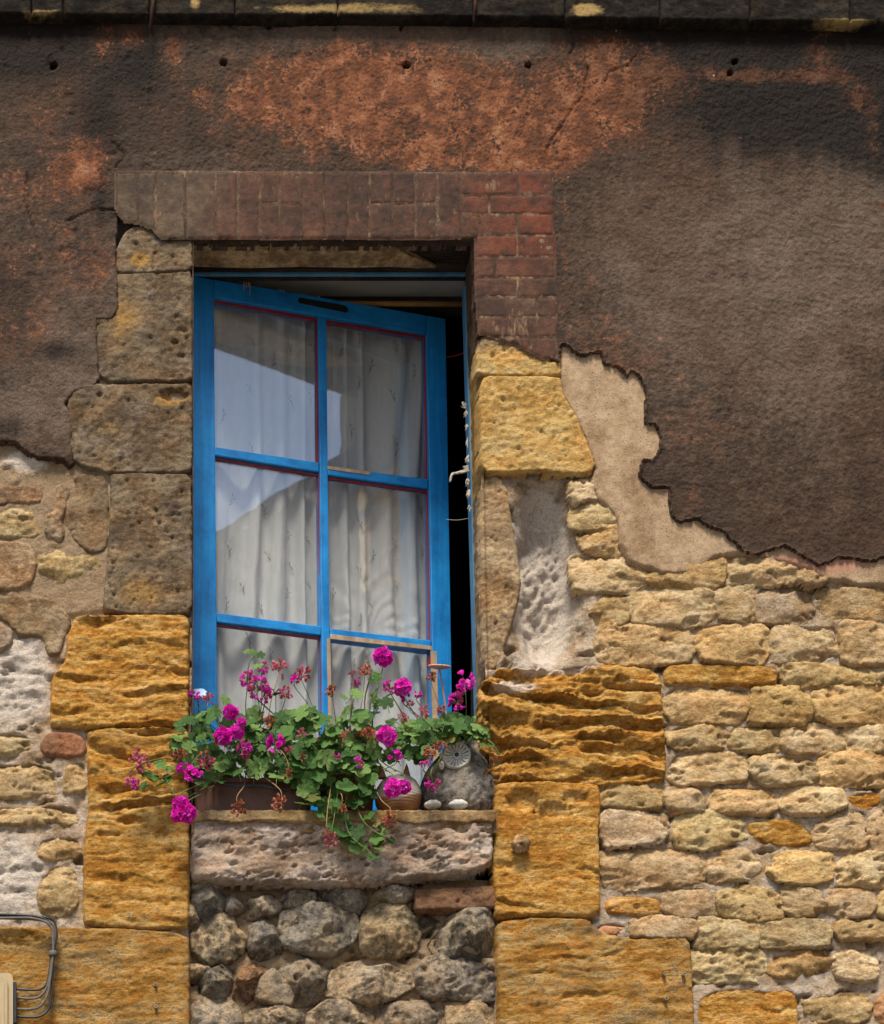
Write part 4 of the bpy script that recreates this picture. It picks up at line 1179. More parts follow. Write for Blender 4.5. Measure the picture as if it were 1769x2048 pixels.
# reveals of the opening
def reveal(name, line, mat, tint, inward, seed, Y1=0.158):
    ys = np.arange(line[0][1], line[-1][1] + 3, 3.0)
    xr = np.interp(ys, [p[1] for p in line], [p[0] for p in line])
    ts = np.linspace(0, 1, 18)
    T, Vv = np.meshgrid(ts, ys)
    Y = -0.030 + T * (Y1 + 0.030)
    n = 0.004 * fbm(T * 5, Vv / 22, seed, 4) * np.sin(np.clip(T * 1.2, 0, 1) * math.pi / 2) + 0.004 * np.exp(-T * 14)
    X = wx(np.broadcast_to(xr[:, None], T.shape)) + (-n if inward < 0 else n)
    Z = wz(Vv) + 0 * X
    co = np.stack([X.ravel(), Y.ravel(), Z.ravel()], 1)
    ni, nj = T.shape
    ii = np.arange(ni * nj).reshape(ni, nj)
    q = np.stack([ii[:-1, :-1].ravel(), ii[:-1, 1:].ravel(), ii[1:, 1:].ravel(), ii[1:, :-1].ravel()], 1)
    if inward > 0:
        q = q[:, ::-1]
    me = np_mesh(name, co, q, True, np.stack([0.5 + 0 * X.ravel(), 0.1 + 0 * X.ravel(), 0.2 + 0 * X.ravel()], 1))
    o = link(name, me, MAT[mat], facade)
    o.color = (*tint, 1)
RL = [(951, 470), (957, 665), (962, 760), (968, 1000), (975, 1340), (984, 1625)]
def cutl(a, b):
    xa = np.interp([a, b], [p[1] for p in RL], [p[0] for p in RL])
    return [(xa[0], a)] + [p for p in RL if a < p[1] < b] + [(xa[1], b)]
reveal('reveal', cutl(470, 690), 'browned', (.75, .68, .62), -1, 3)
reveal('reveal', cutl(690, 955), 'yellow', (.72, .68, .6), -1, 5)
reveal('reveal', cutl(955, 1345), 'browned', (1.7, 1.6, 1.4), -1, 7)
reveal('reveal', cutl(1345, 1628), 'ochre', (.9, .85, .8), -1, 9)
reveal('reveal', [(383, 470), (383, 1240), (381, 1628)], 'browned', (.9, .9, .9), 1, 11)

# lintel over the opening and the torn plaster under it
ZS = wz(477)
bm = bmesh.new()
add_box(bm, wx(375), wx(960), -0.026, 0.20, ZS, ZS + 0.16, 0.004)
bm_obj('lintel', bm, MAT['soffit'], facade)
pl = [(384, -.02), (712, -.02), (760, .0), (794, .025), (824, .065), (850, .085), (874, .115), (835, .118), (780, .105), (700, .112), (600, .108), (500, .114), (384, .11)]
bm = bmesh.new()
add_prism(bm, [(wx(x, y), y, ZS - 0.001) for x, y in pl], (0, 0, -0.012), 0.003)
o = bm_obj('torn_plaster', bm, MAT['browned'], facade)
o.color = (2.6, 2.4, 1.9, 1)
sheet('mortar_bed', (-150, 1920, 640, 2130), 4, lambda U, V: np.minimum(-sdf(U, V, OPEN), 60.0), mortar_h, 0.0, MAT['mortar'], facade,
      keep=lambda U, V: (sdf(U, V, COAT) < 12) & (sdf(U, V, TAN) < 12))
#==WINDOW==
# ------------------------------------------------------------------ the window
TH = math.radians(15.7)
HX, HY = wx(386, 0.165), 0.165
UD = Vector((math.cos(TH), math.sin(TH), 0))
NI = Vector((-math.sin(TH), math.cos(TH), 0))      # into the room
def cas(px, py, off=0.0):
    """point of the casement plane (set back by off) seen at that pixel"""
    d = P(px, py, 0.0) - CAM
    o = Vector((HX, HY, 0)) + NI * off
    t = (o - CAM).dot(NI) / d.dot(NI)
    return CAM + d * t
def cas_az(px, py, off=0.0):
    p = cas(px, py, off) - Vector((HX, HY, 0))
    return p.dot(UD), p.z
def cas_p(a, z, off):
    v = Vector((HX, HY, 0)) + UD * a + NI * off
    return Vector((v.x, v.y, z))

win = thing('window', 'tall blue six pane window with one casement swung inwards above the flower sill', 'window', (wx(386), 0.16, SILL_Z))
bm = bmesh.new()
zh = wz(549, 0.155)
add_box(bm, wx(376, .16), wx(946, .16), 0.155, 0.166, zh, zh + 0.05, 0.001)                 # head
fr = bm_obj('frame', bm, MAT['frame_blue'], win)
bm = bmesh.new()
zt = wz(474)
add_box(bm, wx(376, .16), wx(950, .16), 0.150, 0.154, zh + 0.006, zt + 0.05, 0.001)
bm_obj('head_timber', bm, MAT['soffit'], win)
bm = bmesh.new()
add_prism(bm, [P(930, 560, .16), P(955, 560, .16), P(985, 1640, .16), P(961, 1640, .16)], (0, 0.05, 0), 0.002)
bm_obj('frame', bm, MAT['frame_blue'], win)
bm = bmesh.new()
add_prism(bm, [P(935, 600, .152), P(958, 600, .152), P(990, 1640, .152), P(964, 1640, .152)], (0, 0.012, 0), 0.001)
bm_obj('beading', bm, MAT['bare_wood'], win)
bm = bmesh.new()
add_box(bm, wx(383) - .06, wx(385, .16) - .004, 0.155, 0.2, SILL_Z, zh, 0.002)
bm_obj('frame', bm, MAT['frame_blue'], win)
bm = bmesh.new()
add_box(bm, wx(380, .1), wx(985, .1), 0.085, 0.30, SILL_Z - 0.02, SILL_Z + 0.028, 0.003)
bm_obj('window_board', bm, MAT['blue_h'], win)

# casement: a frame swung inwards, six panes; parts hang on the casement
cmt = bpy.data.objects.new('casement', None)
cmt.empty_display_size = 0.05
C.objects.link(cmt)
cmt.parent = win
cmt.location = Vector((HX, HY, SILL_Z)) - win.location
def cprism(name, quad, mat, off0=0.0, th=0.042, bevel=0.0025):
    bm = bmesh.new()
    add_prism(bm, [cas(x, y, off0) for x, y in quad], NI * th, bevel, 2)
    return bm_obj(name, bm, MAT[mat], cmt)
BOT = 1636
cprism('stile', [(386, 551), (428, 559), (437, BOT), (386, BOT)], 'blue')
cprism('stile', [(853.5, 630), (892, 637), (909, BOT + 15), (871, BOT + 10)], 'blue')
cprism('rail', [(428.3, 558), (853, 630), (853, 667.5), (427.6, 594.5)], 'blue_h')
cprism('rail', [(436, 1562), (870, 1600), (871, BOT + 10), (437, BOT)], 'blue_h')
cprism('glazing_bar', [(636.8, 630), (653.2, 634), (664, 1586), (647, 1584)], 'blue', 0.003, 0.036, 0.003)
for i, (a, b, c, e) in enumerate([((429.6, 893), (638.4, 924.5), (638.8, 944), (429.8, 910.5)), ((655.2, 932), (856.8, 958), (857, 977.5), (657, 950)),
                       ((431.6, 1225), (644, 1252.5), (642.4, 1271), (434.8, 1244.5)), ((661, 1256.5), (862.4, 1280.5), (862, 1301), (661, 1276.5))]):
    cprism('glazing_bar', [a, b, c, e], 'blue_h', 0.004, 0.034, 0.003)
# bare wood where the paint has come off round the lower right pane
cprism('bare_strip', [(661, 1268), (872, 1293), (872, 1301), (661, 1278)], 'bare_wood', 0.0022, 0.004, 0.0008)
cprism('bare_strip', [(862, 1301), (874, 1303), (882, 1560), (869, 1560)], 'bare_wood', -0.0016, 0.004, 0.0008)
cprism('bare_strip', [(654, 1276), (661, 1277), (667, 1580), (660, 1580)], 'bare_wood', 0.0016, 0.004, 0.0008)
cprism('bare_strip', [(656, 931), (742, 943), (740, 950), (656, 938)], 'bare_wood', 0.0022, 0.004, 0.0008)
# panes and the red painted edges round them
PANES = [[(427, 593), (637, 631), (639, 925), (429, 892)], [(653, 636), (854, 666), (857, 958), (655, 931)],
         [(429, 910), (639, 944), (645, 1253), (431, 1225)], [(657, 949), (857, 977), (863, 1281), (661, 1257)],
         [(434, 1244), (643, 1271), (649, 1585), (436, 1562)], [(661, 1276), (863, 1301), (871, 1601), (666, 1586)]]
for k, q in enumerate(PANES):
    cx = sum(p[0] for p in q) / 4
    cy = sum(p[1] for p in q) / 4
    qq = [(cx + (x - cx) * 1.02, cy + (y - cy) * 1.02) for x, y in q]
    cprism('pane', qq, 'glass', 0.020, 0.003, 0)
    (ax, ay), (bx, by), (cx_, cy_), (dx, dy) = q
    if k < 5:
        w = 4.5 if k < 2 else 3
        cprism('red_edge', [(bx - w, by), (bx, by), (cx_, cy_), (cx_ - w, cy_)], 'red_line', 0.012, 0.006, 0)
        cprism('red_edge', [(ax, ay + 5), (bx - w - .2, by + 5), (bx - w - .2, by + w + 5), (ax, ay + w + 5)], 'red_line', 0.012, 0.006, 0)
    else:
        cprism('red_edge', [(bx - 5, 1314), (bx - 1, 1314), (bx - 1, 1330), (bx - 5, 1330)], 'red_line', 0.012, 0.006, 0)
# slot let into the top rail
bm = bmesh.new()
MAT['black'] = plain('dark_recess', (0.012, 0.012, 0.012), 0.6)
sl = [(597, 597), (600, 594.5), (690, 610), (696, 615), (697, 621), (693, 625), (600, 606), (596, 602)]
add_prism(bm, [cas(x, y, -0.0012) for x, y in sl], NI * 0.004, 0.0006)
bm_obj('ventilator_slot', bm, MAT['black'], cmt)
bm = bmesh.new()
for x, y, l in ((488, 563, 18), (493, 565, 10), (500, 566, 24), (497, 564, 9)):
    add_prism(bm, [cas(x - 1, y, -0.0012), cas(x + 1.3, y, -0.0012), cas(x + .8, y + l, -0.0012), cas(x - .2, y + l, -0.0012)], NI * 0.003)
bm_obj('paint_drip', bm, plain('ochre_drip', (0.42, 0.29, 0.14), 0.5), cmt)

# net curtains hung on the casement
def fold(a, z, seed):
    W = 0.62
    ph = 2 * math.pi * (a * 13.5 + 0.95 * vnoise(a * 6 + 3.1, z * 0.0 + seed, seed) + 0.40 * vnoise(a * 5, z * 1.3, seed + 3))
    s = np.sin(ph)
    sharp = np.sign(s) * np.abs(s) ** 0.75
    amp = 0.017 * (0.6 + 0.8 * (0.5 + 0.5 * vnoise(a * 9 + 9, z * 0.7, seed + 5)))
    ga = 0.0025 * np.sin(2 * math.pi * a * 46 + 2 * vnoise(a * 20, z * 3, seed + 6)) * sstep(ZT - 0.10, ZT, z)
    wr = 0.005 * fbm(a * 9 + z * 3, z * 6, seed + 7, 4) + 0.0022 * fbm(a * 50, z * 16, seed + 9, 3)
    if seed == 62:        # creases running together low down on the right hand curtain
        ca, cz = cas_az(742, 1255, .05)
        an = np.arctan2(a - ca, z - cz)
        rr = np.hypot(a - ca, z - cz)
        wr = wr + 0.0022 * np.sin(an * 17 + 2.0 + 3 * vnoise(rr * 20, an * 2, 71)) * np.exp(-((rr - 0.12) / 0.13) ** 2)
    return np.maximum(0.0455, 0.068 + amp * sharp + ga + wr)
ZT = cas_az(640, 622, .05)[1]
ZB = cas_az(640, 1600, .05)[1]
def curtain(label, p0, p1, seed):
    a0, _ = cas_az(p0, 900, .05)
    a1, _ = cas_az(p1, 900, .05)
    A, Z = np.meshgrid(np.linspace(a0, a1, 190), np.linspace(ZB - .02, ZT + .04, 200))
    zt = ZT
    OFF = fold(A, Z, seed)
    X = HX + UD.x * A + NI.x * OFF
    Y = HY + UD.y * A + NI.y * OFF
    co = np.stack([X.ravel(), Y.ravel(), Z.ravel()], 1)
    base = np.array([HX + UD.x * (a0 + a1) / 2, HY + UD.y * (a0 + a1) / 2 + .05, ZT])
    ni, nj = A.shape
    ii = np.arange(ni * nj).reshape(ni, nj)
    q = np.stack([ii[:-1, :-1].ravel(), ii[:-1, 1:].ravel(), ii[1:, 1:].ravel(), ii[1:, :-1].ravel()], 1)
    t = thing('curtain', label, 'curtain', tuple(base), 'net curtains on the casement')
    o = link('cloth', np_mesh('cloth', co - base, q, True), MAT['curtain'])
    o.parent = t
    # hem along the inner edge
    return t
cu1 = curtain('left net curtain behind the three panes near the hinge, reflecting the blue sky', 418, 648, 61)
cu2 = curtain('right net curtain behind the three panes near the open gap, with creases gathered low down', 645, 892, 62)
# embroidered sprigs
def sprig_mesh(seed):
    r = random.Random(seed)
    bm = bmesh.new()
    def leaf(x, y, an, l, w):
        c, s = math.cos(an), math.sin(an)
        pts = [(0, 0), (l * .35, w), (l * .75, w * .7), (l, 0), (l * .7, -w * .7), (l * .3, -w)]
        bm.faces.new([bm.verts.new((x + p[0] * c - p[1] * s, 0, y + p[0] * s + p[1] * c)) for p in pts])
    for k in range(4):
        y = -0.018 + k * 0.009
        leaf(0.003 * math.sin(k * 1.3), y, math.pi / 2 + (1 if k % 2 else -1) * r.uniform(.25, .6), r.uniform(.010, .016), .0015)
    w = 0.0005
    for k in range(5):
        y0, y1 = -0.030 + k * .009, -0.021 + k * .009
        x0, x1 = 0.004 * math.sin(k * .9 + seed), 0.004 * math.sin((k + 1) * .9 + seed)
        bm.faces.new([bm.verts.new(p) for p in ((x0 - w, 0, y0), (x0 + w, 0, y0), (x1 + w, 0, y1), (x1 - w, 0, y1))])
    me = bpy.data.meshes.new('embroidered_sprig')
    bm.to_mesh(me)
    bm.free()
    me.materials.append(MAT['sprig'])
    return me
SPM = [sprig_mesh(k) for k in range(3)]
SPR = [(340 + x / 2.68, 480 + y / 2.68) for x, y in [(440, 545), (660, 550), (770, 580), (920, 590), (1015, 540), (1210, 575), (430, 790), (650, 840), (560, 640), (1010, 765), (1195, 840),
       (1320, 690), (1360, 880), (990, 1000), (1200, 1080), (440, 1110), (1100, 650), (765, 830), (285, 940), (1215, 1130)]] + \
      [(340 + x / 2.68, 980 + y / 2.68) for x, y in [(520, 85), (330, 310), (540, 345), (640, 240), (655, 385), (1020, 190), (1220, 270), (1105, 335), (1360, 90), (1370, 310), (400, 520),
       (505, 610), (635, 550), (735, 510), (880, 555), (1015, 440), (1210, 500), (1080, 590), (1020, 700), (310, 600), (745, 250), (340, 40), (420, 800), (540, 880), (1000, 900)]]
rr = random.Random(4)
for k, (x, y) in enumerate(SPR):
    a, z = cas_az(x, y, .055)
    t, sd_ = (cu1, 61) if x < 645 else (cu2, 62)
    off = float(min(fold(np.array([a + da]), np.array([z]), sd_)[0] for da in (-.006, 0, .006))) - 0.0012
    o = bpy.data.objects.new('embroidered_sprig', SPM[k % 3])
    C.objects.link(o)
    o.parent = t
    o.location = cas_p(a, z, off) - t.location
    o.rotation_euler = (0, rr.uniform(-.5, .5), TH)
    o.scale = (1, 1, rr.uniform(.8, 1.15))

# the dark room behind
room = thing('room', 'dark room seen through the gap beside the open casement', 'room', (wx(660), 1.5, SILL_Z - .9))
def slab(name, x0, x1, y0, y1, z0, z1, mat, par=room):
    bm = bmesh.new()
    add_box(bm, x0, x1, y0, y1, z0, z1)
    return bm_obj(name, bm, MAT[mat], par)
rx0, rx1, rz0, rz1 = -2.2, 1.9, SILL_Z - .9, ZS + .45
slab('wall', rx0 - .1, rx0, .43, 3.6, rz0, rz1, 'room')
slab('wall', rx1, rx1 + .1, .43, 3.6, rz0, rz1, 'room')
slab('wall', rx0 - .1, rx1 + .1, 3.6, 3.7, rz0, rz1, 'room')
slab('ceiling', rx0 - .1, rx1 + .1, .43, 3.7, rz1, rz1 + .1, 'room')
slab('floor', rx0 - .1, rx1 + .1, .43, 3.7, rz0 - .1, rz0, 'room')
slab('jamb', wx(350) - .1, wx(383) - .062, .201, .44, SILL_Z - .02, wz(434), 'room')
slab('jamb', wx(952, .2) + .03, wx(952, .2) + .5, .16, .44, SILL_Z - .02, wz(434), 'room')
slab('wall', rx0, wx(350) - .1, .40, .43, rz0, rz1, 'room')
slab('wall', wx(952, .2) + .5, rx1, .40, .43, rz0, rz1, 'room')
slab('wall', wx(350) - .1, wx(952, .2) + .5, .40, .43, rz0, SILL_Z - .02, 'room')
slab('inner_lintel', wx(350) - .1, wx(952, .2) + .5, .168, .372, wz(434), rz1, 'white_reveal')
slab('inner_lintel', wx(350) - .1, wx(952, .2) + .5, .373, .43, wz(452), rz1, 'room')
bm = bmesh.new()
add_tube(bm, [P(380, 606, .34), P(945, 608, .34)], 0.0075, 8)
tag(bm_obj('curtain_rod', bm, MAT['rod']), 'thin yellow wooden rod across the top of the window gap', 'rod')
bm = bmesh.new()
add_tube(bm, spline([P(895, 714, .36), P(912, 711, .36), P(932, 704, .34)]), 0.0012, 5)
tag(bm_obj('red_cord', bm, MAT['red_cord']), 'short red cord slanting across the dark gap', 'cord')
bm = bmesh.new()
add_tube(bm, spline([P(893, 1039, .32), P(918, 1040, .32), P(948, 1034, .30)]), 0.0009, 5)
tag(bm_obj('thread', bm, MAT['cloth']), 'thin white thread stretched across the dark gap', 'thread')
# frayed draught strip on the frame
strip = thing('draught_strip', 'frayed white rag strip hanging off the window frame', 'rag', tuple(P(938, 945, .16)))
rr = random.Random(8)
def ribbon(pts, w, n=5):
    bm = bmesh.new()
    for j in range(n):
        q = [P(x + rr.uniform(-2, 2), y + rr.uniform(-2, 2), .15 + rr.uniform(-.006, .006)) for x, y in pts]
        add_tube(bm, spline(q, 4), [w * rr.uniform(.5, 1.2)] * ((len(q) - 1) * 4 + 1), 5)
    bm_obj('frayed_strand', bm, MAT['cloth'], strip)
def tuft(x, y, n, L, dx, dy):
    bm = bmesh.new()
    for j in range(n):
        a = P(x + rr.uniform(-2, 2), y + rr.uniform(-6, 6), .150)
        b = P(x + dx * rr.uniform(.2, 1) + rr.uniform(-3, 3), y + dy * rr.uniform(.2, 1) + rr.uniform(-6, 6), .15 + rr.uniform(-.006, .006))
        m = (a + b) / 2 + Vector((rr.uniform(-.004, .004), 0, rr.uniform(-.004, .004)))
        add_tube(bm, spline([a, m, b], 3), [.0014 * rr.uniform(.6, 1.3)] * 5 + [.0006] * 2, 4)
    bm_obj('frayed_strand', bm, MAT['cloth'], strip)
for a_ in ((932, 812, 12, 0, -9, -8), (933, 826, 8, 0, -4, 8), (934, 850, 6, 0, -3, 10), (935, 880, 5, 0, -2, 12), (936, 915, 12, 0, -5, 10), (937, 935, 22, 0, -10, 4), (938, 960, 16, 0, -6, 12), (939, 985, 12, 0, -5, 14), (941, 1015, 9, 0, -4, 8)):
    tuft(*a_)
ribbon([(938, 942), (926, 943), (914, 946), (905, 949), (901, 962)], .0028, 9)

# ------------------------------------------------------------------ what the panes mirror: the gabled house across the street and an added taller one
def mirror(px, py, ydist):
    """where the ray seen in the glass at that pixel meets the plane y = -ydist"""
    p = cas(px, py, 0.02)
    d = (p - CAM).normalized()
    r = d - NI * (2 * d.dot(NI))
    return p + r * ((-ydist - p.y) / r.y)
HD = 9.0
def mp(x, y):
    return mirror(x, y, HD)
# gabled house whose roof slope closes the sky from below
oh = thing('house', 'house across the street with a sloping slate roof, mirrored low in the panes', 'house', (mp(560, 1000).x, -HD - 2, 0))
bm = bmesh.new()
g0, g1, g2 = mp(330, 1128), mp(637, 925), mp(960, 740)
xs_ = sorted([g0.x, g2.x])
add_prism(bm, [(g0.x, -HD, 0), (g2.x, -HD, 0), (g2.x, -HD, g2.z - .15), (g0.x, -HD, g0.z - .15)], (0, -6, 0))
bm_obj('wall', bm, MAT['oppo'], oh)
bm = bmesh.new()
add_prism(bm, [(g0.x, -HD + .25, g0.z - .15), (g2.x, -HD + .25, g2.z - .15), (g2.x, -HD + .25, g2.z), (g0.x, -HD + .25, g0.z)], (0, -6.5, 0))
bm_obj('roof', bm, MAT['slate'], oh)
# made-up taller house; eave and wall shaped to mask mirrored sky above and right
oh2 = thing('house', 'made-up tall house with deep dark eave, shaped to mask the sky mirrored in the panes', 'house', (mp(720, 800).x, -HD - 3, 0))
e0, e1 = mp(405, 632), mp(900, 800)
sr = mp(687, 800)
bm = bmesh.new()
u0, u1 = mp(300, 600), mp(700, 729)
add_prism(bm, [(u0.x, -HD, u0.z), (u1.x, -HD, u1.z), (u1.x, -HD, u1.z + 1.2), (u0.x, -HD, u0.z + 1.2)], (0, 1.2, 0))
bm_obj('roof', bm, MAT['slate'], oh2)
bm = bmesh.new()
add_box(bm, sr.x + .22, sr.x + 5, -HD - .3, -HD + 1.1, 0, u1.z + .3)
bm_obj('wall', bm, MAT['oppo'], oh2)
#==PLANTS==
# ------------------------------------------------------------------ pots and ornaments on the sill
MAT['trough'] = plain('brown_plastic', (0.075, 0.026, 0.014), 0.5, 0.4, 0.2, 12, 0.001)
MAT['terracotta'] = plain('terracotta', (0.26, 0.085, 0.04), 0.75, 0.2, 0.25, 25, 0.002)
MAT['soil'] = plain('potting_soil', (0.035, 0.024, 0.016), 0.95, 0.1, 0.5, 90, 0.006)
MAT['owl'] = stone_mat('cast_stone_owl', [(0.085, 0.077, 0.067), (0.175, 0.16, 0.138), (0.32, 0.295, 0.255)], (0.10, 0.085, 0.07), 0.48, None, 0.010, (1, 1, 1))
MAT['owl_pale'] = stone_mat('pale_cast_stone', [(0.50, 0.47, 0.40), (0.60, 0.57, 0.50), (0.68, 0.65, 0.58)], (0.36, 0.33, 0.28), 0.22, None, 0.002, (1, 1, 1))
MAT['gloss_black'] = plain('glossy_black', (0.01, 0.009, 0.008), 0.15, 0.6)
MAT['blue_enamel'] = plain('pale_blue_enamel', (0.36, 0.55, 0.82), 0.3, 0.5, 0.15, 60)
MAT['peach'] = plain('peach_clay', (0.58, 0.31, 0.22), 0.6, 0.3, 0.12, 60)
MAT['stake'] = plain('cane_stake', (0.42, 0.22, 0.09), 0.7)
MAT['wire'] = plain('dark_wire', (0.03, 0.03, 0.035), 0.5)
MAT['blue_wire'] = plain('blue_wire', (0.02, 0.1, 0.2), 0.5)

def lathe(bm, cx, cy, prof, n=32, sx=1.0, sy=1.0, mat=0):
    rings = []
    for r, z in prof:
        rings.append([bm.verts.new((cx + r * sx * math.cos(2 * math.pi * k / n), cy + r * sy * math.sin(2 * math.pi * k / n), z)) for k in range(n)])
    for a, b in zip(rings[:-1], rings[1:]):
        for k in range(n):
            f = bm.faces.new((a[k], a[(k + 1) % n], b[(k + 1) % n], b[k]))
            f.smooth = True
            f.material_index = mat
    bm.faces.new(rings[0][::-1]).material_index = mat
    bm.faces.new(rings[-1]).material_index = mat

# window box
t = thing('window_box', 'long brown plastic window box under the pink geraniums at the left of the sill', 'window box', (wx(505), 0.02, SILL_Z))
bm = bmesh.new()
xa, xb = wx(386, -.045), wx(628, -.045)
zt_ = wz(1557, -.045)
n0 = [(xa + .006, -.040), (xb - .006, -.040), (xb - .006, .085), (xa + .006, .085)]
def boxloop(x0, x1, y0, y1, z, r=.012, k=4):
    out = []
    for (cx, cy, a0) in ((x1 - r, y1 - r, 0), (x0 + r, y1 - r, 90), (x0 + r, y0 + r, 180), (x1 - r, y0 + r, 270)):
        for i in range(k + 1):
            a = math.radians(a0 + 90 * i / k)
            out.append((cx + r * math.cos(a), cy + r * math.sin(a), z))
    return out
loops = [boxloop(xa + .008, xb - .008, -.038, .082, SILL_Z), boxloop(xa + .002, xb - .002, -.043, .088, zt_ - .012), boxloop(xa - .003, xb + .003, -.048, .093, zt_ - .012),
         boxloop(xa - .003, xb + .003, -.048, .093, zt_), boxloop(xa + .003, xb - .003, -.042, .087, zt_), boxloop(xa + .004, xb - .004, -.041, .086, zt_ - .02)]
vl = [[bm.verts.new(p) for p in l] for l in loops]
for a, b in zip(vl[:-1], vl[1:]):
    for k in range(len(a)):
        bm.faces.new((a[k], a[(k + 1) % len(a)], b[(k + 1) % len(b)], b[k]))
bm.faces.new(vl[0][::-1])
bm_obj('body', bm, MAT['trough'], t)
bm = bmesh.new()
bm.faces.new([bm.verts.new(p) for p in boxloop(xa + .004, xb - .004, -.041, .086, zt_ - .015)])
bm_obj('soil', bm, MAT['soil'], t)
bm = bmesh.new()
add_tube(bm, spline([P(440, 1567, -.05), P(480, 1572, -.052), P(520, 1571, -.052), P(550, 1577, -.052), P(575, 1580, -.05)]), 0.0013, 6)
bm_obj('wire', bm, MAT['blue_wire'], t)

# clay pot
def pot(label, px, rad, ptop, cy):
    t = thing('flower_pot', label, 'flower pot', (wx(px, cy), cy, SILL_Z))
    zt = wz(ptop, cy)
    R = rad * S
    bm = bmesh.new()
    lathe(bm, wx(px, cy), cy, [(R * .80, SILL_Z), (R * .955, zt - .03), (R, zt - .03), (R * 1.01, zt), (R * .92, zt), (R * .9, zt - .02)], 40)
    bm_obj('body', bm, MAT['terracotta'], t)
    bm = bmesh.new()
    lathe(bm, wx(px, cy), cy, [(R * .89, zt - .026), (R * .5, zt - .018)], 24)
    bm_obj('soil', bm, MAT['soil'], t)
    return t
pot('round terracotta pot half hidden by leaves between the window box and the cat', 691, 66, 1487, 0.045)

# stone owl planter
OWX, OWY = wx(914, .035), 0.035
owl = thing('owl_planter', 'grey stone owl planter with big round eye, geranium growing from its head', 'owl planter', (OWX, OWY, SILL_Z))
prof = [(1618, 56, 914), (1610, 66, 914), (1598, 72, 914), (1580, 75, 914.5), (1560, 75.5, 915), (1540, 72, 915.5), (1522, 66, 917), (1508, 58, 919), (1494, 49, 922), (1484, 43, 924), (1474, 39, 926), (1468, 38, 927)]
bm = bmesh.new()
nT = 96
ys = np.linspace(1618, 1468, 70)
pr_ = sorted(prof)
rad = np.interp(ys, [p[0] for p in pr_], [p[1] for p in pr_]) * S
cxs = np.interp(ys, [p[0] for p in pr_], [p[2] for p in pr_])
An, Yy = np.meshgrid(np.linspace(0, 2 * np.pi, nT, endpoint=False), ys)
ca, sa = np.cos(An), np.sin(An)
rr_ = rad[:, None] * (1 + 0 * An)
nz = 0.0075 * fbm(ca * 2.6 + 7, sa * 2.6 + Yy / 26, 301, 5, .6) + 0.0028 * fbm(ca * 9, sa * 9 + Yy / 9, 305, 3)
nz *= sstep(1470, 1500, Yy)
# folded wing on the right, slight groove round it
wing = np.hypot((An - 5.75) / .42, (Yy - 1575) / 42)
nz += 0.006 * sstep(1.05, .85, wing) - 0.003 * np.exp(-((wing - 1.1) / .1) ** 2)
X = wx(cxs, .035)[:, None] + ca * (rr_ + nz)
Yc = OWY + sa * (rr_ * .86 + nz)
Z = SILL_Z + (1618 - Yy) * S * (D + .035) / D
co = np.stack([X.ravel(), Yc.ravel(), Z.ravel()], 1)
ii = np.arange(An.size).reshape(An.shape)
jj = np.roll(ii, -1, 1)
q = np.stack([ii[:-1].ravel(), jj[:-1].ravel(), jj[1:].ravel(), ii[1:].ravel()], 1)
base = np.array([OWX, OWY, SILL_Z])
o = link('body', np_mesh('body', co - base, q, True), MAT['owl'])
o.parent = owl
bm = bmesh.new()
lathe(bm, wx(927, .035), OWY, [(.046, wz(1474, .035)), (.03, wz(1471, .035))], 20)
bm_obj('soil', bm, MAT['soil'], owl)
def disc_frame(c, n):
    n = Vector(n).normalized()
    u = n.cross(Vector((0, 0, 1))).normalized()
    v = u.cross(n)
    return Vector(c), u, v, n
def eye(px, py, Y, r, n):
    c, u, v, n = disc_frame(P(px, py, Y), n)
    bm = bmesh.new()
    N = 72
    rings = []
    for f_, h in ((1.02, -.014), (1.0, .0), (.95, .0045), (.86, .0045), (.78, .001), (.5, -.001), (.24, -.0015)):
        ring = []
        for k in range(N):
            a = 2 * math.pi * k / N
            hh = h - (.0011 if (k % 3 == 0 and .3 < f_ < .9) else 0)
            ring.append(bm.verts.new(c + (u * math.cos(a) + v * math.sin(a)) * r * f_ + n * hh))
        rings.append(ring)
    for a, b in zip(rings[:-1], rings[1:]):
        for k in range(N):
            f_ = bm.faces.new((a[k], a[(k + 1) % N], b[(k + 1) % N], b[k]))
            f_.smooth = True
            f_.material_index = 1 if k % 4 == 0 and a in rings[3:6] else 0
    bm.faces.new(rings[-1])
    e = bm_obj('eye', bm, [MAT['owl_pale'], MAT['owl']], owl)
    bm = bmesh.new()
    for f_, hh, nm in ((.30, .004, 0), (.17, .008, 1)):
        N2 = 20
        prev = None
        for g_, hz in ((1, -.003), (.95, hh * .6), (.6, hh), (.05, hh * 1.1)):
            ring = [bm.verts.new(c + (u * math.cos(2 * math.pi * k / N2) + v * math.sin(2 * math.pi * k / N2)) * r * f_ * g_ + n * hz) for k in range(N2)]
            if prev:
                for k in range(N2):
                    ff = bm.faces.new((prev[k], prev[(k + 1) % N2], ring[(k + 1) % N2], ring[k]))
                    ff.material_index = nm
                    ff.smooth = True
            prev = ring
        bm.faces.new(prev).material_index = nm
    bm_obj('pupil', bm, [MAT['owl_pale'], MAT['gloss_black']], e)
eye(914, 1511, -.046, 27.5 * S, (-.12, -1, .12))
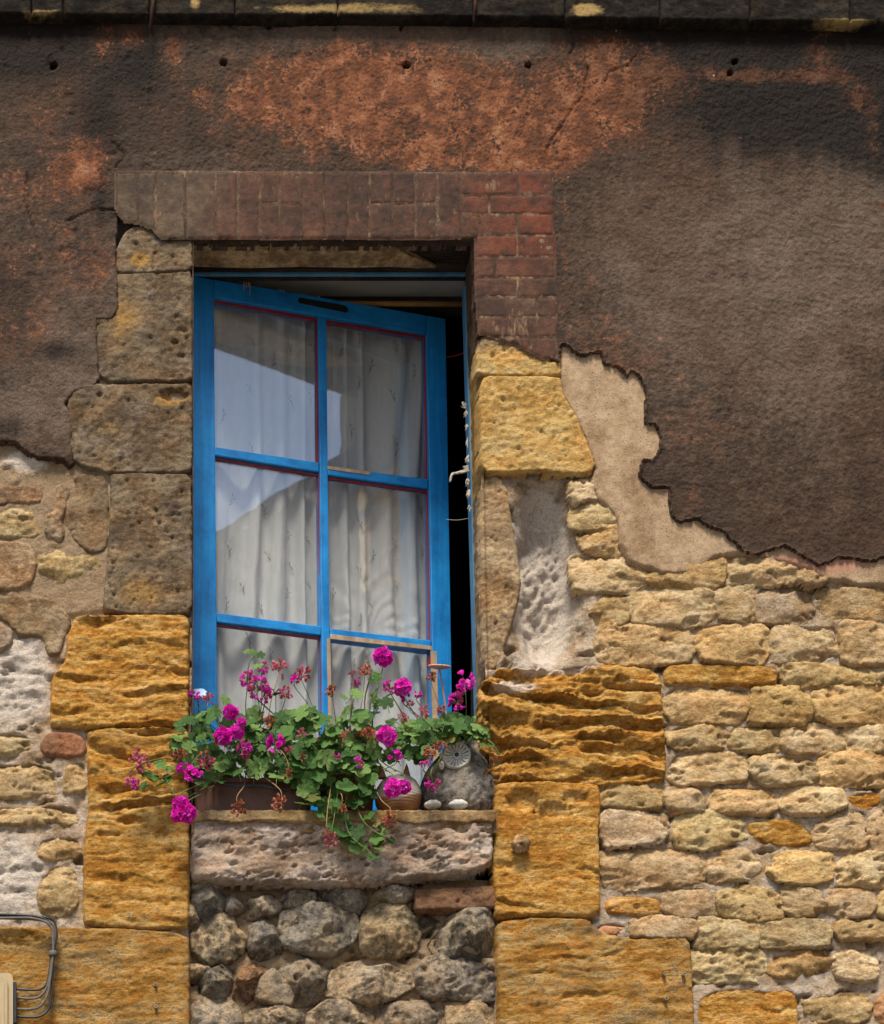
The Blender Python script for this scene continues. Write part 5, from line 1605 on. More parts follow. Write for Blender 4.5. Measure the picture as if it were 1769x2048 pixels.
def blob_part(name, px, py, Y, rx, ry, rz, mat, parent, seed=0, lumps=None, amp=.0008):
    bm = bmesh.new()
    bmesh.ops.create_uvsphere(bm, u_segments=28, v_segments=16, radius=1)
    c = P(px, py, Y)
    for v in bm.verts:
        p = v.co.copy()
        k = 1.0
        if lumps:
            k = 1 + .10 * abs(math.cos(lumps * math.pi * (p.x + 1) / 2))
        v.co = c + Vector((p.x * rx * k, p.y * ry * k, p.z * rz * k))
    for f in bm.faces:
        f.smooth = True
    return bm_obj(name, bm, MAT[mat], parent)
blob_part('foot', 917, 1610, -.045, .025, .018, .013, 'owl_pale', owl, lumps=3)
blob_part('foot', 866, 1610, -.036, .022, .018, .012, 'owl_pale', owl, lumps=3)
blob_part('beak', 884, 1531, -.045, .0075, .009, .012, 'owl_pale', owl)

# round cat
CX_, CY_ = wx(797, .0), 0.0
cat = thing('cat_ornament', 'round cream and brown china cat beside the stone owl', 'ornament', (CX_, CY_, SILL_Z))
g = G('two_tone_glaze')
op = g.n('ShaderNodeNewGeometry').outputs['Position']
sep = g.n('ShaderNodeSeparateXYZ')
g.put(sep.inputs[0], op)
edge = g.math('ADD', sep.outputs[2], g.math('MULTIPLY', g.math('ABSOLUTE', g.math('SUBTRACT', sep.outputs[0], CX_ - .012)), -0.36))
fac = g.step(edge, SILL_Z + .026, SILL_Z + .030)
wv = g.n('ShaderNodeTexWave', wave_type='BANDS', bands_direction='Z')
g.put(wv.inputs['Vector'], op)
wv.inputs['Scale'].default_value = 42
wv.inputs['Distortion'].default_value = 1.5
cr = g.ramp(g.noise(op, 60, 4), [(.3, (.33, .30, .24)), (.7, (.45, .42, .35))])
br = g.ramp(g.noise(op, 40, 4), [(.3, (.20, .095, .04)), (.7, (.33, .17, .075))])
cm_ = g.bsdf(g.mix(fac, br, cr), .4, g.bump(wv.outputs['Fac'], .0006), .4)
MAT['cat'] = cm_
MAT['cat_brown'] = plain('brown_glaze', (0.28, 0.14, 0.06), 0.4, 0.4, .2, 50)
bm = bmesh.new()
lathe(bm, CX_, CY_, [(.028, SILL_Z), (.044, SILL_Z + .006), (.056, SILL_Z + .018), (.0635, SILL_Z + .036), (.0655, SILL_Z + .052), (.064, SILL_Z + .066), (.059, SILL_Z + .082),
                     (.050, SILL_Z + .096), (.037, SILL_Z + .107), (.02, SILL_Z + .113), (.004, SILL_Z + .1145)], 48, 1, .92)
bm_obj('body', bm, MAT['cat'], cat)
for px, lean in ((765, -.2), (813, .12)):
    bm = bmesh.new()
    b0, b1, tip = P(px - 9, 1556, -.02), P(px + 10, 1552, -.02), P(px + (-4 if lean < 0 else 1), 1526, -.016)
    pts = [(b0, b1)]
    N = 8
    ring0 = [bm.verts.new(Vector((px_, -.016 + .010 * math.sin(a), z_))) for a, px_, z_ in [(2 * math.pi * k / 12, (b0.x + b1.x) / 2 + (b1.x - b0.x) / 2 * math.cos(2 * math.pi * k / 12), b0.z + .0) for k in range(12)]]
    ring1 = [bm.verts.new(v.co.lerp(Vector((tip.x, -.016, tip.z)), .55) + Vector((0, 0, .003))) for v in ring0]
    tv = bm.verts.new((tip.x, -.016, tip.z))
    for k in range(12):
        bm.faces.new((ring0[k], ring0[(k + 1) % 12], ring1[(k + 1) % 12], ring1[k])).smooth = True
        bm.faces.new((ring1[k], ring1[(k + 1) % 12], tv)).smooth = True
    bm_obj('ear', bm, MAT['cat_brown'], cat)
for px in (790.5, 772):
    bm = bmesh.new()
    add_tube(bm, [P(px - 3, 1543, -.045), P(px, 1541.5, -.048), P(px + 3, 1543, -.045)], [.0008, .0022, .0008], 6)
    bm_obj('eye', bm, MAT['gloss_black'], cat)

# flower shaped stakes
def disc_flower(name, label, cat_, px, py, Y, r, mat, n, petals, stake_to, smat):
    t = thing(name, label, cat_, tuple(P(*stake_to)))
    c, u, v, n = disc_frame(P(px, py, Y), n)
    bm = bmesh.new()
    N = petals * 8
    rings = []
    for f_, h in ((.06, -.004), (.4, -.003), (.85, .0), (1.0, .003), (.97, .006), (.8, .006), (.3, .003), (.05, .003)):
        rings.append([bm.verts.new(c + (u * math.cos(2 * math.pi * k / N) + v * math.sin(2 * math.pi * k / N)) * r * f_ * (1 + (.10 * abs(math.cos(petals * math.pi * k / N)) - .05 if f_ > .7 else 0)) + n * h) for k in range(N)])
    for a, b in zip(rings[:-1], rings[1:]):
        for k in range(N):
            bm.faces.new((a[k], a[(k + 1) % N], b[(k + 1) % N], b[k])).smooth = True
    bm.faces.new(rings[0][::-1])
    bm.faces.new(rings[-1])
    bm_obj('flower', bm, MAT[mat], t)
    bm = bmesh.new()
    add_tube(bm, spline([c, (c + P(*stake_to)) / 2 + Vector((.002, 0, 0)), P(*stake_to)]), .0026 if smat == 'stake' else .0014, 6)
    bm_obj('stake', bm, MAT[smat], t)
disc_flower('flower_stake', 'peach clay daisy on a cane stake standing before the dark gap', 'garden stake', 879, 1336, .03, 22 * S, 'peach', (.06, -.30, 1), 14, (895, 1450, .05), 'stake')
disc_flower('flower_stake', 'pale blue enamel flower stake against the blue frame at the far left', 'garden stake', 396, 1391, .04, 19 * S, 'blue_enamel', (-.1, -.75, .6), 6, (398, 1500, .05), 'wire')
disc_flower('flower_stake', 'small blue enamel flower stake half hidden above the terracotta pot', 'garden stake', 746, 1426, .05, 15 * S, 'blue_enamel', (.1, -.45, 1), 6, (742, 1500, .05), 'wire')
t = thing('dragonfly_stake', 'little dark dragonfly on a wire stake before the left net curtain', 'garden stake', tuple(P(552, 1480, .03)))
bm = bmesh.new()
add_tube(bm, [P(543, 1390, .03), P(549, 1388, .03), P(556, 1387, .03), P(566, 1386, .03)], [.002, .0052, .0035, .0014], 8)
for dx, dz in ((-8, 7), (6, 8)):
    add_prism(bm, [P(551, 1386, .03), P(551 + dx, 1386 - dz, .0), P(551 + dx + 5, 1386 - dz, -.005)], (0, 0, .0008))
bm_obj('dragonfly', bm, MAT['wire'], t)
bm = bmesh.new()
add_tube(bm, [P(552, 1388, .03), P(552, 1480, .03)], .0011, 5)
bm_obj('stake', bm, MAT['wire'], t)

# ------------------------------------------------------------------ geraniums
def foliage_mat(name, stops, trans, rough=.45):
    g = G(name)
    oi = g.n('ShaderNodeObjectInfo').outputs['Random']
    op = g.objpos()
    n = g.noise(op, 55, 4, .6)
    col = g.ramp(g.math('ADD', g.math('MULTIPLY', oi, .75), g.math('MULTIPLY', n, .3)), stops)
    # zonal darker ring and paler veins
    sp = g.n('ShaderNodeSeparateXYZ')
    g.put(sp.inputs[0], op)
    an = g.math('ARCTAN2', sp.outputs[0], sp.outputs[1])
    vein = g.math('POWER', g.math('ABSOLUTE', g.math('COSINE', g.math('MULTIPLY', an, 3.0))), 40.0)
    col = g.mix(g.math('MULTIPLY', vein, .35), col, (.14, .22, .07))
    nm = g.bump(g.math('ADD', g.noise(op, 160, 3), g.math('MULTIPLY', vein, -.6)), .0012)
    b = g.n('ShaderNodeBsdfPrincipled')
    g.put(b.inputs['Base Color'], col)
    b.inputs['Roughness'].default_value = rough
    b.inputs['Specular IOR Level'].default_value = .35
    g.put(b.inputs['Normal'], nm)
    t_ = g.n('ShaderNodeBsdfTranslucent')
    g.put(t_.inputs[0], g.mix(.5, col, trans))
    mx = g.n('ShaderNodeMixShader')
    mx.inputs[0].default_value = .28
    g.put(mx.inputs[1], b.outputs[0])
    g.put(mx.inputs[2], t_.outputs[0])
    g.put(g.out.inputs['Surface'], mx.outputs[0])
    return g.m
MAT['leaf'] = foliage_mat('geranium_leaf', [(.1, (.022, .07, .014)), (.33, (.05, .14, .026)), (.58, (.095, .215, .042)), (.88, (.20, .33, .09))], (.16, .3, .03))
MAT['leaf_y'] = foliage_mat('yellowing_leaf', [(.1, (.12, .14, .03)), (.9, (.26, .22, .06))], (.3, .3, .05))
def petal_mat(name, a, b, c, rough=.6, tr=.3):
    g = G(name)
    op = g.objpos()
    oi = g.n('ShaderNodeObjectInfo').outputs['Random']
    n = g.noise(op, 90, 4, .65)
    col = g.ramp(g.math('ADD', g.math('MULTIPLY', n, .8), g.math('MULTIPLY', oi, .2)), [(.3, a), (.52, b), (.75, c)])
    d_ = g.n('ShaderNodeBsdfDiffuse')
    g.put(d_.inputs[0], col)
    t_ = g.n('ShaderNodeBsdfTranslucent')
    g.put(t_.inputs[0], col)
    mx = g.n('ShaderNodeMixShader')
    mx.inputs[0].default_value = tr
    g.put(mx.inputs[1], d_.outputs[0])
    g.put(mx.inputs[2], t_.outputs[0])
    g.put(g.out.inputs['Surface'], mx.outputs[0])
    return g.m
MAT['petal'] = petal_mat('magenta_petal', (.62, .012, .38), (.82, .03, .56), (.92, .13, .72))
MAT['petal2'] = petal_mat('violet_pink_petal', (.58, .02, .40), (.76, .07, .58), (.88, .25, .72))
MAT['faded'] = petal_mat('faded_petal', (.42, .06, .17), (.58, .12, .27), (.72, .28, .42))
MAT['dried'] = petal_mat('dried_petal', (.17, .06, .022), (.36, .145, .055), (.52, .26, .14), tr=.15)
MAT['dpink'] = petal_mat('withered_pink_petal', (.34, .085, .075), (.52, .17, .14), (.64, .31, .25), tr=.2)
MAT['stem'] = plain('green_stem', (0.10, 0.15, 0.04), .55, .3, .35, 40)
MAT['dry_stem'] = plain('dry_stem', (0.33, 0.2, 0.09), .8, .2, .3, 40)

def leaf_mesh(seed, mat):
    r = random.Random(seed)
    cup = r.uniform(-.25, .45)
    fold_ = r.uniform(.05, .3)
    droop = r.uniform(-.1, .45)
    lob = r.uniform(.20, .32)
    pts = []
    for L, la in enumerate((-128, -66, 0, 66, 128)):
        R = (.80, .95, 1.0, .95, .80)[L] * r.uniform(.93, 1.05)
        for da, k in ((-27, .80), (-14, .94), (0, 1.0), (14, .94), (27, .80)):
            if abs(da) == 27:
                k = 1 - lob * r.uniform(.85, 1.1)
            a = math.radians(la + da * 1.12)
            pts.append((math.sin(a) * R * k, math.cos(a) * R * k, la, da))
    pts.append((.10, -.30, 180, 0))
    pts.insert(0, (-.10, -.30, -180, 0))
    def zz(x, y, rel, da):
        rr = math.hypot(x, y)
        z = cup * rr * rr * .5 - droop * max(0, y) ** 2 * .6
        z += fold_ * rr * (abs(da) / 27.0 - .4) * .5
        return z + .04 * math.sin(7 * x + seed) * rr
    bm = bmesh.new()
    c = bm.verts.new((0, -.12, 0))
    mid, out = [], []
    for x, y, la, da in pts:
        mid.append(bm.verts.new((x * .52, y * .52 - .03, zz(x * .52, y * .52, .52, da))))
        out.append(bm.verts.new((x, y, zz(x, y, 1, da))))
    n = len(pts)
    for i in range(n - 1):
        bm.faces.new((c, mid[i], mid[i + 1]))
        bm.faces.new((mid[i], out[i], out[i + 1], mid[i + 1]))
    for f in bm.faces:
        f.smooth = True
    # petiole
    q = spline([(0, -.12, -.01), (.02, -.5, -.22), (.05, -.9, -.6)], 3)
    k0 = len(bm.faces)
    add_tube(bm, q, .035, 4, False)
    bm.faces.ensure_lookup_table()
    for f in bm.faces[k0:]:
        f.material_index = 1
    me = bpy.data.meshes.new('leaf')
    bm.to_mesh(me)
    bm.free()
    me.materials.append(mat)
    me.materials.append(MAT['stem'])
    return me
LEAVES = [leaf_mesh(k, MAT['leaf']) for k in range(12)]
LEAF_Y = [leaf_mesh(k, MAT['leaf_y']) for k in (3, 7)]

def petal(bm, c, u, v, n, L, Wd, mi, curl, rnd):
    """strip of a petal from c along u, width along v, curling towards n"""
    rows = []
    for t, w in ((0, .25), (.4, .8), (.78, 1.0), (1.0, .62)):
        p = c + u * (L * t) + n * (L * (curl * t * t))
        jl = rnd.uniform(-.14, .14) * L
        rows.append((bm.verts.new(p + v * (Wd * w) + n * (jl + L * .12 * t)), bm.verts.new(p + n * (jl * .3)), bm.verts.new(p - v * (Wd * w) + n * (-jl + L * .12 * t))))
    for a, b in zip(rows[:-1], rows[1:]):
        for i in (0, 1):
            f = bm.faces.new((a[i], a[i + 1], b[i + 1], b[i]))
            f.material_index = mi
            f.smooth = True
def rdir(r):
    z = r.uniform(-1, 1)
    a = r.uniform(0, 2 * math.pi)
    s = math.sqrt(1 - z * z)
    return Vector((s * math.cos(a), s * math.sin(a), z))
def floret(bm, c, ax, size, npet, mi, r, open_=.9, wide=.5):
    ax = ax.normalized()
    u0 = ax.orthogonal().normalized()
    v0 = ax.cross(u0)
    for k in range(npet):
        a = 2 * math.pi * (k + r.uniform(-.25, .25)) / npet
        out = u0 * math.cos(a) + v0 * math.sin(a)
        tan = ax.cross(out)
        op = open_ * r.uniform(.6, 1.25)
        u = (out * op + ax * (1.15 - op * .55)).normalized()
        n = (ax - u * ax.dot(u)).normalized() if abs(ax.dot(u)) < .98 else out
        petal(bm, c, u, tan, n, size * r.uniform(.75, 1.1), size * wide * r.uniform(.8, 1.15), mi, r.uniform(-.35, .25), r)
def head_mesh(kind, seed):
    r = random.Random(seed * 7 + len(kind))
    bm = bmesh.new()
    if kind == 'fresh':
        n = 17
        for i in range(n):
            z = 1 - 1.45 * (i + .5) / n
            a = i * 2.39996 + r.uniform(-.3, .3)
            s = math.sqrt(max(0, 1 - z * z))
            d_ = Vector((s * math.cos(a), s * math.sin(a), z))
            mi = 0 if r.random() < .72 else 1
            floret(bm, d_ * .46, d_ + rdir(r) * .25, .50, 6, mi, r, .95, .52)
            floret(bm, d_ * .50, d_ + rdir(r) * .3, .30, 4, mi, r, .55, .5)
    else:
        n = {'faded': 19, 'dried': 18, 'wither': 16, 'few': 9}[kind]
        for i in range(n):
            d_ = (rdir(r) + Vector((0, 0, .35))).normalized()
            R_ = r.uniform(.45, .8)
            add_tube(bm, [Vector((0, 0, -.35)), d_ * (R_ * .5) + Vector((0, 0, -.08)), d_ * R_], .02, 4, False)
            bm.faces.ensure_lookup_table()
            for f in bm.faces[-8:]:
                f.material_index = 2
            ax = (d_ + Vector((0, 0, -.5 if kind != 'few' else .1)) + rdir(r) * .4).normalized()
            if kind == 'faded':
                floret(bm, d_ * R_, ax, .40, 6, 0 if r.random() < .6 else 1, r, .6, .46)
            elif kind == 'few':
                floret(bm, d_ * R_, ax, .50, 6, 0 if r.random() < .7 else 1, r, .75, .5)
            else:
                floret(bm, d_ * R_, ax, .36, 6, 0 if r.random() < .75 else 1, r, .45, .36)
                floret(bm, d_ * R_ * .9, rdir(r), .28, 4, 1, r, .5, .4)
    me = bpy.data.meshes.new(kind + '_flower')
    bm.to_mesh(me)
    bm.free()
    for k in {'fresh': ('petal', 'petal2', 'stem'), 'faded': ('petal2', 'faded', 'stem'), 'few': ('petal', 'petal2', 'stem'), 'wither': ('dpink', 'faded', 'dry_stem'), 'dried': ('dried', 'dpink', 'dry_stem')}[kind]:
        me.materials.append(MAT[k])
    return me
HEADS = {k: [head_mesh(k, s) for s in range(4)] for k in ('fresh', 'faded', 'wither', 'dried', 'few')}
HNAME = {'fresh': 'flower_head', 'few': 'flower_head', 'faded': 'faded_flower_head', 'wither': 'withered_flower_head', 'dried': 'dried_flower_head'}

pr = random.Random(77)
plant_l = thing('geranium', 'ivy leaved geranium with bright magenta heads spilling left out of the window box', 'plant', tuple(P(500, 1575, .02)), 'potted geraniums on the sill')
plant_m = thing('geranium', 'bushy geranium trailing down over the sill from the terracotta pot', 'plant', tuple(P(690, 1510, .045)), 'potted geraniums on the sill')
plant_r = thing('geranium', 'smaller geranium growing out of the head of the stone owl', 'plant', tuple(P(927, 1475, .035)), 'potted geraniums on the sill')
def plant_of(x, y):
    if x > 800 or (x > 772 and y < 1500):
        return plant_r
    return plant_l if x < 585 else plant_m
ROOT = {plant_l.name: (500, 1560, .025), plant_m.name: (690, 1500, .045), plant_r.name: (926, 1476, .035)}

def put_leaf(px, py, Y, size, parent=None, tipdir=None, face=None, yellow=False):
    pl_ = parent or plant_of(px, py)
    me = (LEAF_Y if yellow else LEAVES)[pr.randrange(2 if yellow else 12)]
    o = bpy.data.objects.new('leaf', me)
    C.objects.link(o)
    n = Vector(face) if face else Vector((pr.gauss(0, .45), -1.0 + pr.gauss(0, .25), .55 + pr.gauss(0, .45)))
    n.normalize()
    rx_, ry_, rY = ROOT[pl_.name]
    tip = Vector(tipdir) if tipdir else Vector(((px - rx_) / 90 + pr.gauss(0, .7), -.3, -(py - ry_) / 70 + pr.gauss(0, .7)))
    tip = tip - n * tip.dot(n)
    if tip.length < .05:
        tip = n.orthogonal()
    tip.normalize()
    xax = tip.cross(n).normalized()
    s = size * S * .5
    M = Matrix((xax, tip, n)).transposed().to_4x4() @ Matrix.Diagonal((s, s, s, 1))
    M.translation = P(px, py, Y) - pl_.location
    o.parent = pl_
    o.matrix_local = M
    return o
fw = lambda x, y: (230 + x / 2.268, 1280 + y / 2.268)
BIG = [(735, 620, 46), (870, 610, 56), (1050, 670, 52), (940, 585, 40), (620, 570, 32), (1140, 630, 52), (905, 680, 44), (960, 745, 42), (1090, 740, 48), (850, 745, 42), (1090, 870, 52), (1100, 930, 40),
       (1170, 980, 34), (1185, 900, 34), (1040, 880, 40), (985, 850, 36), (1210, 870, 26), (1250, 905, 24), (470, 640, 38), (400, 660, 36), (340, 490, 44), (560, 600, 34), (850, 330, 52), (1090, 250, 42),
       (1235, 290, 34), (1190, 172, 28), (1110, 345, 46), (1550, 385, 48), (1400, 400, 40), (215, 565, 34), (140, 610, 28), (205, 650, 36), (135, 660, 30), (185, 625, 28), (300, 390, 30), (505, 280, 34), (420, 360, 40),
       (1645, 400, 34), (1540, 440, 32), (630, 60, 20), (600, 55, 18), (660, 72, 22), (650, 120, 26), (1040, 265, 24), (1500, 380, 40), (1350, 430, 42), (1420, 490, 34), (1310, 450, 34), (720, 530, 36), (650, 540, 30),
       (800, 540, 36), (1010, 590, 36), (1090, 590, 32), (910, 420, 40), (990, 420, 40), (1100, 480, 36), (700, 460, 30), (1700, 480, 22), (1665, 470, 18), (1150, 800, 34), (1000, 790, 34), (930, 790, 28), (1160, 690, 34)]
for x, y, s in BIG:
    px, py = fw(x, y)
    trail = py > 1625
    put_leaf(px, py, -.095 if trail else -.075 - pr.uniform(0, .03), s, plant_m if (px > 585 and py > 1560 and px < 800) else None)
def fill(poly, n, y0, y1, s0, s1, parent=None):
    poly = [fw(*p) for p in poly]
    bx = [p[0] for p in poly]
    by = [p[1] for p in poly]
    k = 0
    while k < n:
        x, y = pr.uniform(min(bx), max(bx)), pr.uniform(min(by), max(by))
        if sdf(np.array([x]), np.array([y]), poly)[0] < 2:
            continue
        put_leaf(x, y, pr.uniform(y0, y1), pr.uniform(s0, s1), parent, yellow=pr.random() < .03)
        k += 1
PL = [(290, 420), (330, 360), (420, 310), (490, 290), (560, 340), (640, 330), (700, 350), (760, 330), (830, 330), (850, 480), (850, 640), (760, 660), (690, 610), (600, 620), (480, 650), (390, 660), (330, 570), (260, 520)]
PM = [(800, 330), (900, 320), (930, 350), (1000, 340), (1080, 300), (1180, 330), (1185, 420), (1190, 520), (1185, 620), (1180, 700), (1150, 780), (1060, 790), (980, 770), (900, 740), (830, 690), (800, 620), (790, 480)]
PR = [(1240, 370), (1330, 350), (1420, 380), (1500, 350), (1600, 350), (1660, 390), (1690, 450), (1600, 430), (1530, 440), (1480, 480), (1430, 520), (1380, 560), (1320, 545), (1240, 560), (1200, 480), (1210, 400)]
fill(PL, 215, -.10, .06, 24, 44, plant_l)
fill(PM, 165, -.10, .06, 24, 46, plant_m)
fill([(800, 440), (1180, 440), (1190, 600), (1170, 720), (1060, 780), (930, 760), (830, 680)], 60, -.115, -.07, 30, 50, plant_m)
fill(PR, 150, -.085, .07, 20, 40, plant_r)
fill([(1480, 390), (1660, 390), (1690, 440), (1600, 440), (1500, 460)], 26, -.09, -.05, 26, 42, plant_r)
fill([(930, 800), (1180, 790), (1250, 900), (1190, 960), (1060, 930), (980, 870)], 16, -.10, -.075, 16, 30, plant_m)
fill([(1020, 250), (1190, 170), (1230, 300), (1120, 340)], 7, -.04, .03, 16, 26, plant_m)
fill([(160, 540), (290, 560), (290, 650), (130, 680)], 6, -.09, -.06, 16, 26, plant_l)

HL = [  # crop x, crop y, radius, kind
 (1215, 80, 54, 'fresh'), (1305, 215, 46, 'fresh'), (525, 330, 40, 'fresh'), (490, 440, 50, 'fresh'), (552, 420, 40, 'fresh'), (728, 470, 46, 'few'), (1232, 440, 54, 'fresh'), (1262, 675, 50, 'fresh'), (1312, 668, 38, 'fresh'),
 (300, 750, 48, 'fresh'), (330, 790, 48, 'fresh'), (285, 795, 40, 'fresh'), (575, 375, 26, 'fresh'), (305, 580, 28, 'few'), (352, 612, 38, 'few'), (1272, 530, 32, 'few'), (346, 240, 24, 'few'), (378, 255, 20, 'few'), (1250, 210, 34, 'faded'), (1310, 262, 26, 'few'), (1375, 245, 20, 'few'),
 (600, 172, 40, 'faded'), (650, 215, 50, 'faded'), (680, 245, 42, 'faded'), (745, 132, 46, 'wither'), (670, 128, 28, 'faded'), (578, 495, 44, 'faded'), (815, 185, 22, 'few'), (1555, 285, 46, 'faded'), (1590, 185, 46, 'few'), (1440, 648, 34, 'faded'), (1102, 555, 28, 'faded'), (1092, 200, 22, 'faded'),
 (410, 550, 46, 'wither'), (80, 640, 34, 'faded'), (110, 545, 52, 'wither'), (1005, 530, 18, 'faded'), (985, 910, 36, 'wither'), (965, 875, 18, 'wither'), (1308, 352, 26, 'wither'), (1078, 155, 20, 'wither'), (335, 300, 24, 'wither'), (850, 425, 26, 'wither'), (1405, 565, 22, 'faded'),
 (555, 765, 42, 'dried'), (752, 740, 42, 'dried'), (1250, 820, 42, 'dried'), (1430, 520, 36, 'dried'), (1470, 490, 36, 'dried'), (1150, 440, 44, 'dried'), (700, 370, 28, 'dried'), (850, 160, 46, 'wither'), (425, 270, 32, 'wither'), (985, 235, 32, 'dried'), (772, 245, 36, 'wither'), (1130, 140, 36, 'dried'),
 (290, 530, 38, 'dried'), (1030, 768, 24, 'dried'), (783, 605, 24, 'dried'), (1478, 318, 24, 'dried'), (1398, 330, 32, 'wither'), (1438, 170, 28, 'dried'), (1340, 290, 20, 'wither'), (600, 530, 20, 'dried'), (790, 505, 24, 'wither'), (1720, 545, 20, 'dried'), (855, 528, 18, 'dried'), (1035, 440, 20, 'dried')]
for i, (x, y, rpx, kind) in enumerate(HL):
    px, py = fw(x, y)
    pl_ = plant_of(px, py)
    if 585 < px < 812 and py > 1540:
        pl_ = plant_m
    hang = py > 1545
    Yh = -.12 if hang else pr.uniform(-.135, -.11) if py > 1425 else pr.uniform(-.04, .0)
    me = HEADS[kind][i % 4]
    o = bpy.data.objects.new(HNAME[kind], me)
    C.objects.link(o)
    ax = Vector((pr.gauss(0, .25), -.8, .1 if hang else .65)).normalized()
    s = rpx / 2.268 * S
    q_ = ax.to_track_quat('Z', 'Y')
    M = q_.to_matrix().to_4x4() @ Matrix.Rotation(pr.uniform(0, 6.28), 4, 'Z') @ Matrix.Diagonal((s, s, s, 1))
    M.translation = P(px, py, Yh) - pl_.location
    o.parent = pl_
    o.matrix_local = M
    # stem
    rx_, ry_, rY = ROOT[pl_.name]
    end = P(px, py, Yh) - ax * (s * .3)
    if hang:
        sx = px + (rx_ - px) * .3 + pr.uniform(-8, 8)
        pts = [P(rx_ + (px - rx_) * .4, ry_ - 5, rY), P(sx, min(py - 45, 1590), -.09), P(px + pr.uniform(-3, 3), py - 24, Yh - .004), end]
    else:
        bx = px + (rx_ - px) * pr.uniform(.25, .6)
        pts = [P(bx, max(1470, py + 60), .03), P(bx + (px - bx) * .5 + pr.uniform(-7, 7), py + (max(1470, py + 60) - py) * .5, Yh * .5), P(px + pr.uniform(-2, 2), py + 14, Yh), end]
    bm = bmesh.new()
    add_tube(bm, spline(pts, 5), .0016 if kind in ('fresh', 'faded') else .0012, 5, False)
    bm_obj('stem', bm, MAT['dry_stem' if kind == 'dried' or (kind == 'wither' and pr.random() < .5) else 'stem'], pl_)
# trailing stems
for pts, pl_ in (([(690, 1500, .0), (700, 1560, -.08), (690, 1620, -.10), (700, 1670, -.105), (735, 1700, -.105), (745, 1715, -.105)], plant_m),
                 ([(700, 1560, -.08), (720, 1630, -.10), (745, 1660, -.10), (785, 1682, -.10)], plant_m), ([(480, 1540, .0), (390, 1535, -.08), (330, 1555, -.09), (300, 1560, -.09), (285, 1530, -.09)], plant_l),
                 ([(330, 1555, -.09), (350, 1590, -.1), (362, 1605, -.1)], plant_l), ([(926, 1480, 0), (975, 1480, -.07), (1000, 1510, -.07)], plant_r), ([(560, 1440, .0), (500, 1380, .0), (498, 1330, .0), (510, 1310, .0)], plant_l),
                 ([(740, 1450, .0), (742, 1400, -.02), (760, 1370, -.02)], plant_m), ([(740, 1450, .0), (765, 1400, -.02), (800, 1380, -.02)], plant_m), ([(735, 1460, .0), (730, 1400, .0), (745, 1340, -.01)], plant_m)):
    bm = bmesh.new()
    add_tube(bm, spline([P(*p) for p in pts], 6), .0021, 6, False)
    bm_obj('stem', bm, MAT['stem'], pl_)

# ------------------------------------------------------------------ small things on the wall
MAT['cable'] = plain('black_cable', (0.022, 0.026, 0.032), .45, .4, .4, 60)
MAT['grey_cable'] = plain('dusty_grey_cable', (0.12, 0.105, 0.09), .6, .3, .3, 60)
MAT['box'] = plain('beige_plastic', (0.40, 0.31, 0.18), .5, .4, .12, 12)
jb = thing('junction_box', 'beige plastic junction box with ribbed lid on the lowest left block', 'junction box', tuple(P(-5, 2000, -.04)))
def rounded(x0, x1, y0, y1, r, Y, k=5):
    out = []
    for (cx, cy, a0) in ((x1 - r, y0 + r, -90), (x1 - r, y1 - r, 0), (x0 + r, y1 - r, 90), (x0 + r, y0 + r, 180)):
        for i in range(k + 1):
            a = math.radians(a0 + 90 * i / k)
            out.append(P(cx + r * math.cos(a), cy + r * math.sin(a), Y))
    return out
bm = bmesh.new()
add_prism(bm, rounded(-62, 26, 1946, 2070, 12, -.082), (0, .055, 0), .003, 2)
bm_obj('body', bm, MAT['box'], jb)
bm = bmesh.new()
add_prism(bm, rounded(-54, 15, 1955, 2062, 9, -.092), (0, .014, 0), .004, 2)
ld = bm_obj('lid', bm, MAT['box'], jb)
for x in (-40, -24, -8, 5):
    bm = bmesh.new()
    add_prism(bm, rounded(x - 3, x + 3, 1966, 2052, 2.5, -.0945, 2), (0, .006, 0))
    bm_obj('rib', bm, MAT['box'], ld)
bm = bmesh.new()
add_prism(bm, rounded(26.5, 33, 1964, 2046, 2, -.075, 2), (0, .035, 0), .001)
bm_obj('gland', bm, MAT['cable'], jb)
CB = [('cable', 'topmost of the cables leaving the beige junction box', [(30, 1979), (55, 1980), (80, 1979), (95, 1964), (100, 1935), (103, 1908), (107, 1880), (112, 1860), (108, 1843), (90, 1835), (60, 1834), (30, 1832), (-80, 1831)], 'cable', 0),
      ('cable', 'second cable down from the beige junction box, dusty grey at its end', [(30, 1995), (60, 1998), (80, 1993), (95, 1972), (101, 1940), (105, 1908), (109, 1880), (110, 1862), (103, 1848), (80, 1841), (40, 1838), (-80, 1836)], 'grey_cable', .006),
      ('cable', 'third cable down from the beige junction box, dusty and pale', [(30, 2018), (60, 2019), (80, 2013), (94, 1992), (101, 1955), (106, 1908), (106, 1880), (105, 1862), (94, 1846), (70, 1838), (40, 1836), (-80, 1839)], 'grey_cable', .010),
      ('cable', 'lowest of the cables leaving the beige junction box', [(30, 2033), (60, 2035), (82, 2032), (97, 2018), (102, 1990), (105, 1950), (108, 1908), (111, 1885), (114, 1866), (106, 1850), (85, 1837), (50, 1831), (-80, 1827)], 'cable', .003)]
for nm, lab, pts, m, dy in CB:
    bm = bmesh.new()
    add_tube(bm, spline([P(x, y, -.056 - dy + .004 * math.sin(x * .06)) for x, y in pts], 5), .0034, 8)
    tag(bm_obj(nm, bm, MAT[m]), lab, 'cable', 'cables from the junction box')
bm = bmesh.new()
c = P(106, 1908, -.060)
lathe(bm, c.x, c.y, [(.0112, c.z - .007), (.0125, c.z - .006), (.0125, c.z + .006), (.0112, c.z + .007)], 18, 1, 1)
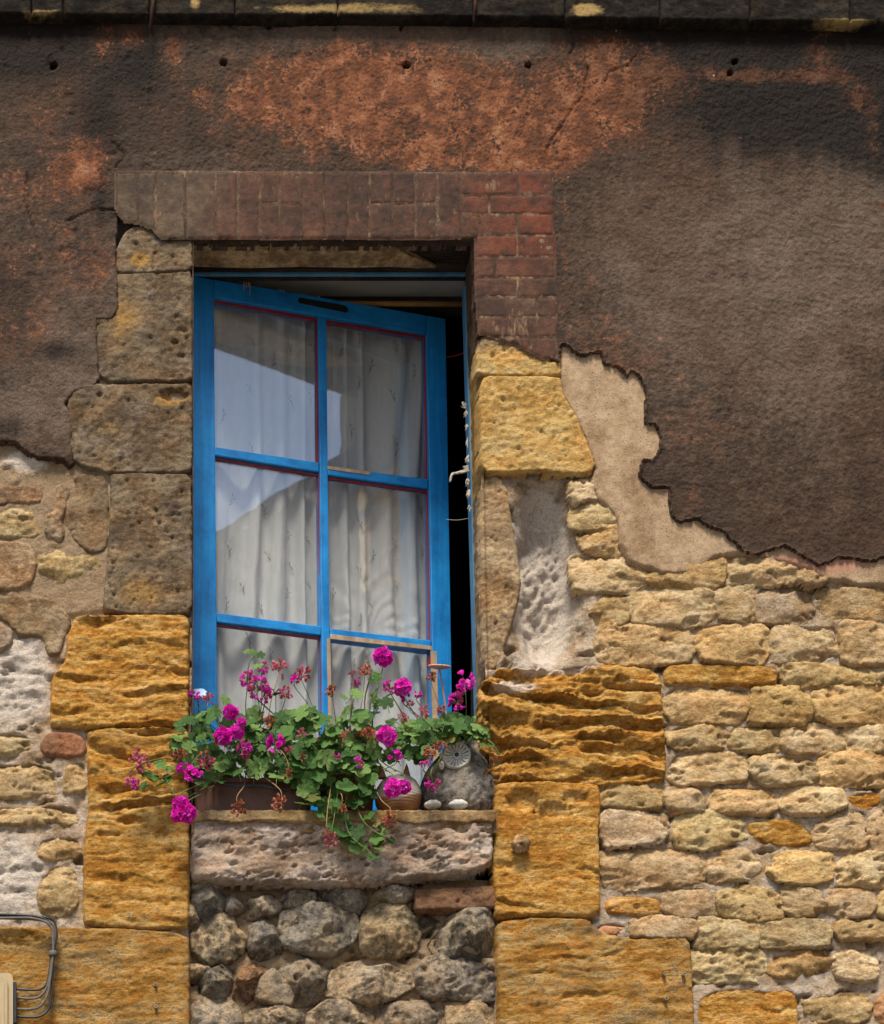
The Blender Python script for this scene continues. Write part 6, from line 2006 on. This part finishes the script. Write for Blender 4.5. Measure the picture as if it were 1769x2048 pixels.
tag(bm_obj('cable_clip', bm, MAT['grey_cable']), 'grey plastic collar holding the bundle of cables together', 'clip')

# mud nest
bm = bmesh.new()
bmesh.ops.create_icosphere(bm, subdivisions=4, radius=1)
c = P(1042, 1688, -.048)
for v in bm.verts:
    p = v.co
    k = 1 + .30 * float(fbm(np.array([p.x * 3.2 + p.z]), np.array([p.y * 3.2 + p.z * 2.2]), 401, 4)[0])
    hole = math.hypot(p.x + .05, p.z + .42)
    k -= .28 * max(0, 1 - hole / .28) if p.y < 0 else 0
    v.co = c + p * (.0245 * k)
o = bm_obj('mud_nest', bm, MAT['browned'], None, True)
o.color = (1.9, 1.75, 1.5, 1)
tag(o, 'small round mud nest stuck to the ochre block right of the sill', 'nest')
# plugs in drilled holes
MAT['plug'] = plain('grey_wall_plug', (0.25, 0.21, 0.15), .7)
for x, y, lab in ((1329, 1949, 'left of the two level wall plugs in the lowest right block'), (1368, 1950, 'right of the two level wall plugs in the lowest right block'), (1332, 1999, 'lowest wall plug in the lowest right block'),
                  (311, 1971, 'upper wall plug in the lowest left block'), (312, 2015, 'lower wall plug in the lowest left block')):
    bm = bmesh.new()
    c = P(x, y, -.03)
    ring = []
    for r_, yy in ((.0048, -.018), (.0048, -.042), (.0026, -.042), (.0024, -.025)):
        ring.append([bm.verts.new((c.x + r_ * math.cos(k * math.pi / 6), yy, c.z + r_ * math.sin(k * math.pi / 6))) for k in range(12)])
    for a, b in zip(ring[:-1], ring[1:]):
        for k in range(12):
            bm.faces.new((a[k], a[(k + 1) % 12], b[(k + 1) % 12], b[k]))
    bm.faces.new(ring[-1])
    tag(bm_obj('wall_plug', bm, MAT['plug']), lab, 'wall plug', 'wall plugs in the lower blocks')
# iron spikes hanging from the ledge
MAT['rust_iron'] = plain('rusty_iron', (0.055, 0.022, 0.012), .8, .3, .4, 40)
for pts, lab in (([(311, -60, -.075), (306, 10, -.08), (299, 62, -.05)], 'rusty iron spike hanging past the ledge at the upper left'), ([(953, -60, -.075), (951, 5, -.08), (947, 45, -.06)], 'rusty iron spike hanging past the ledge above the middle')):
    bm = bmesh.new()
    add_tube(bm, spline([P(*p) for p in pts]), [.005] * 8 + [.004] * 4 + [.0015], 6)
    tag(bm_obj('iron_spike', bm, MAT['rust_iron']), lab, 'spike', 'iron spikes in the ledge')
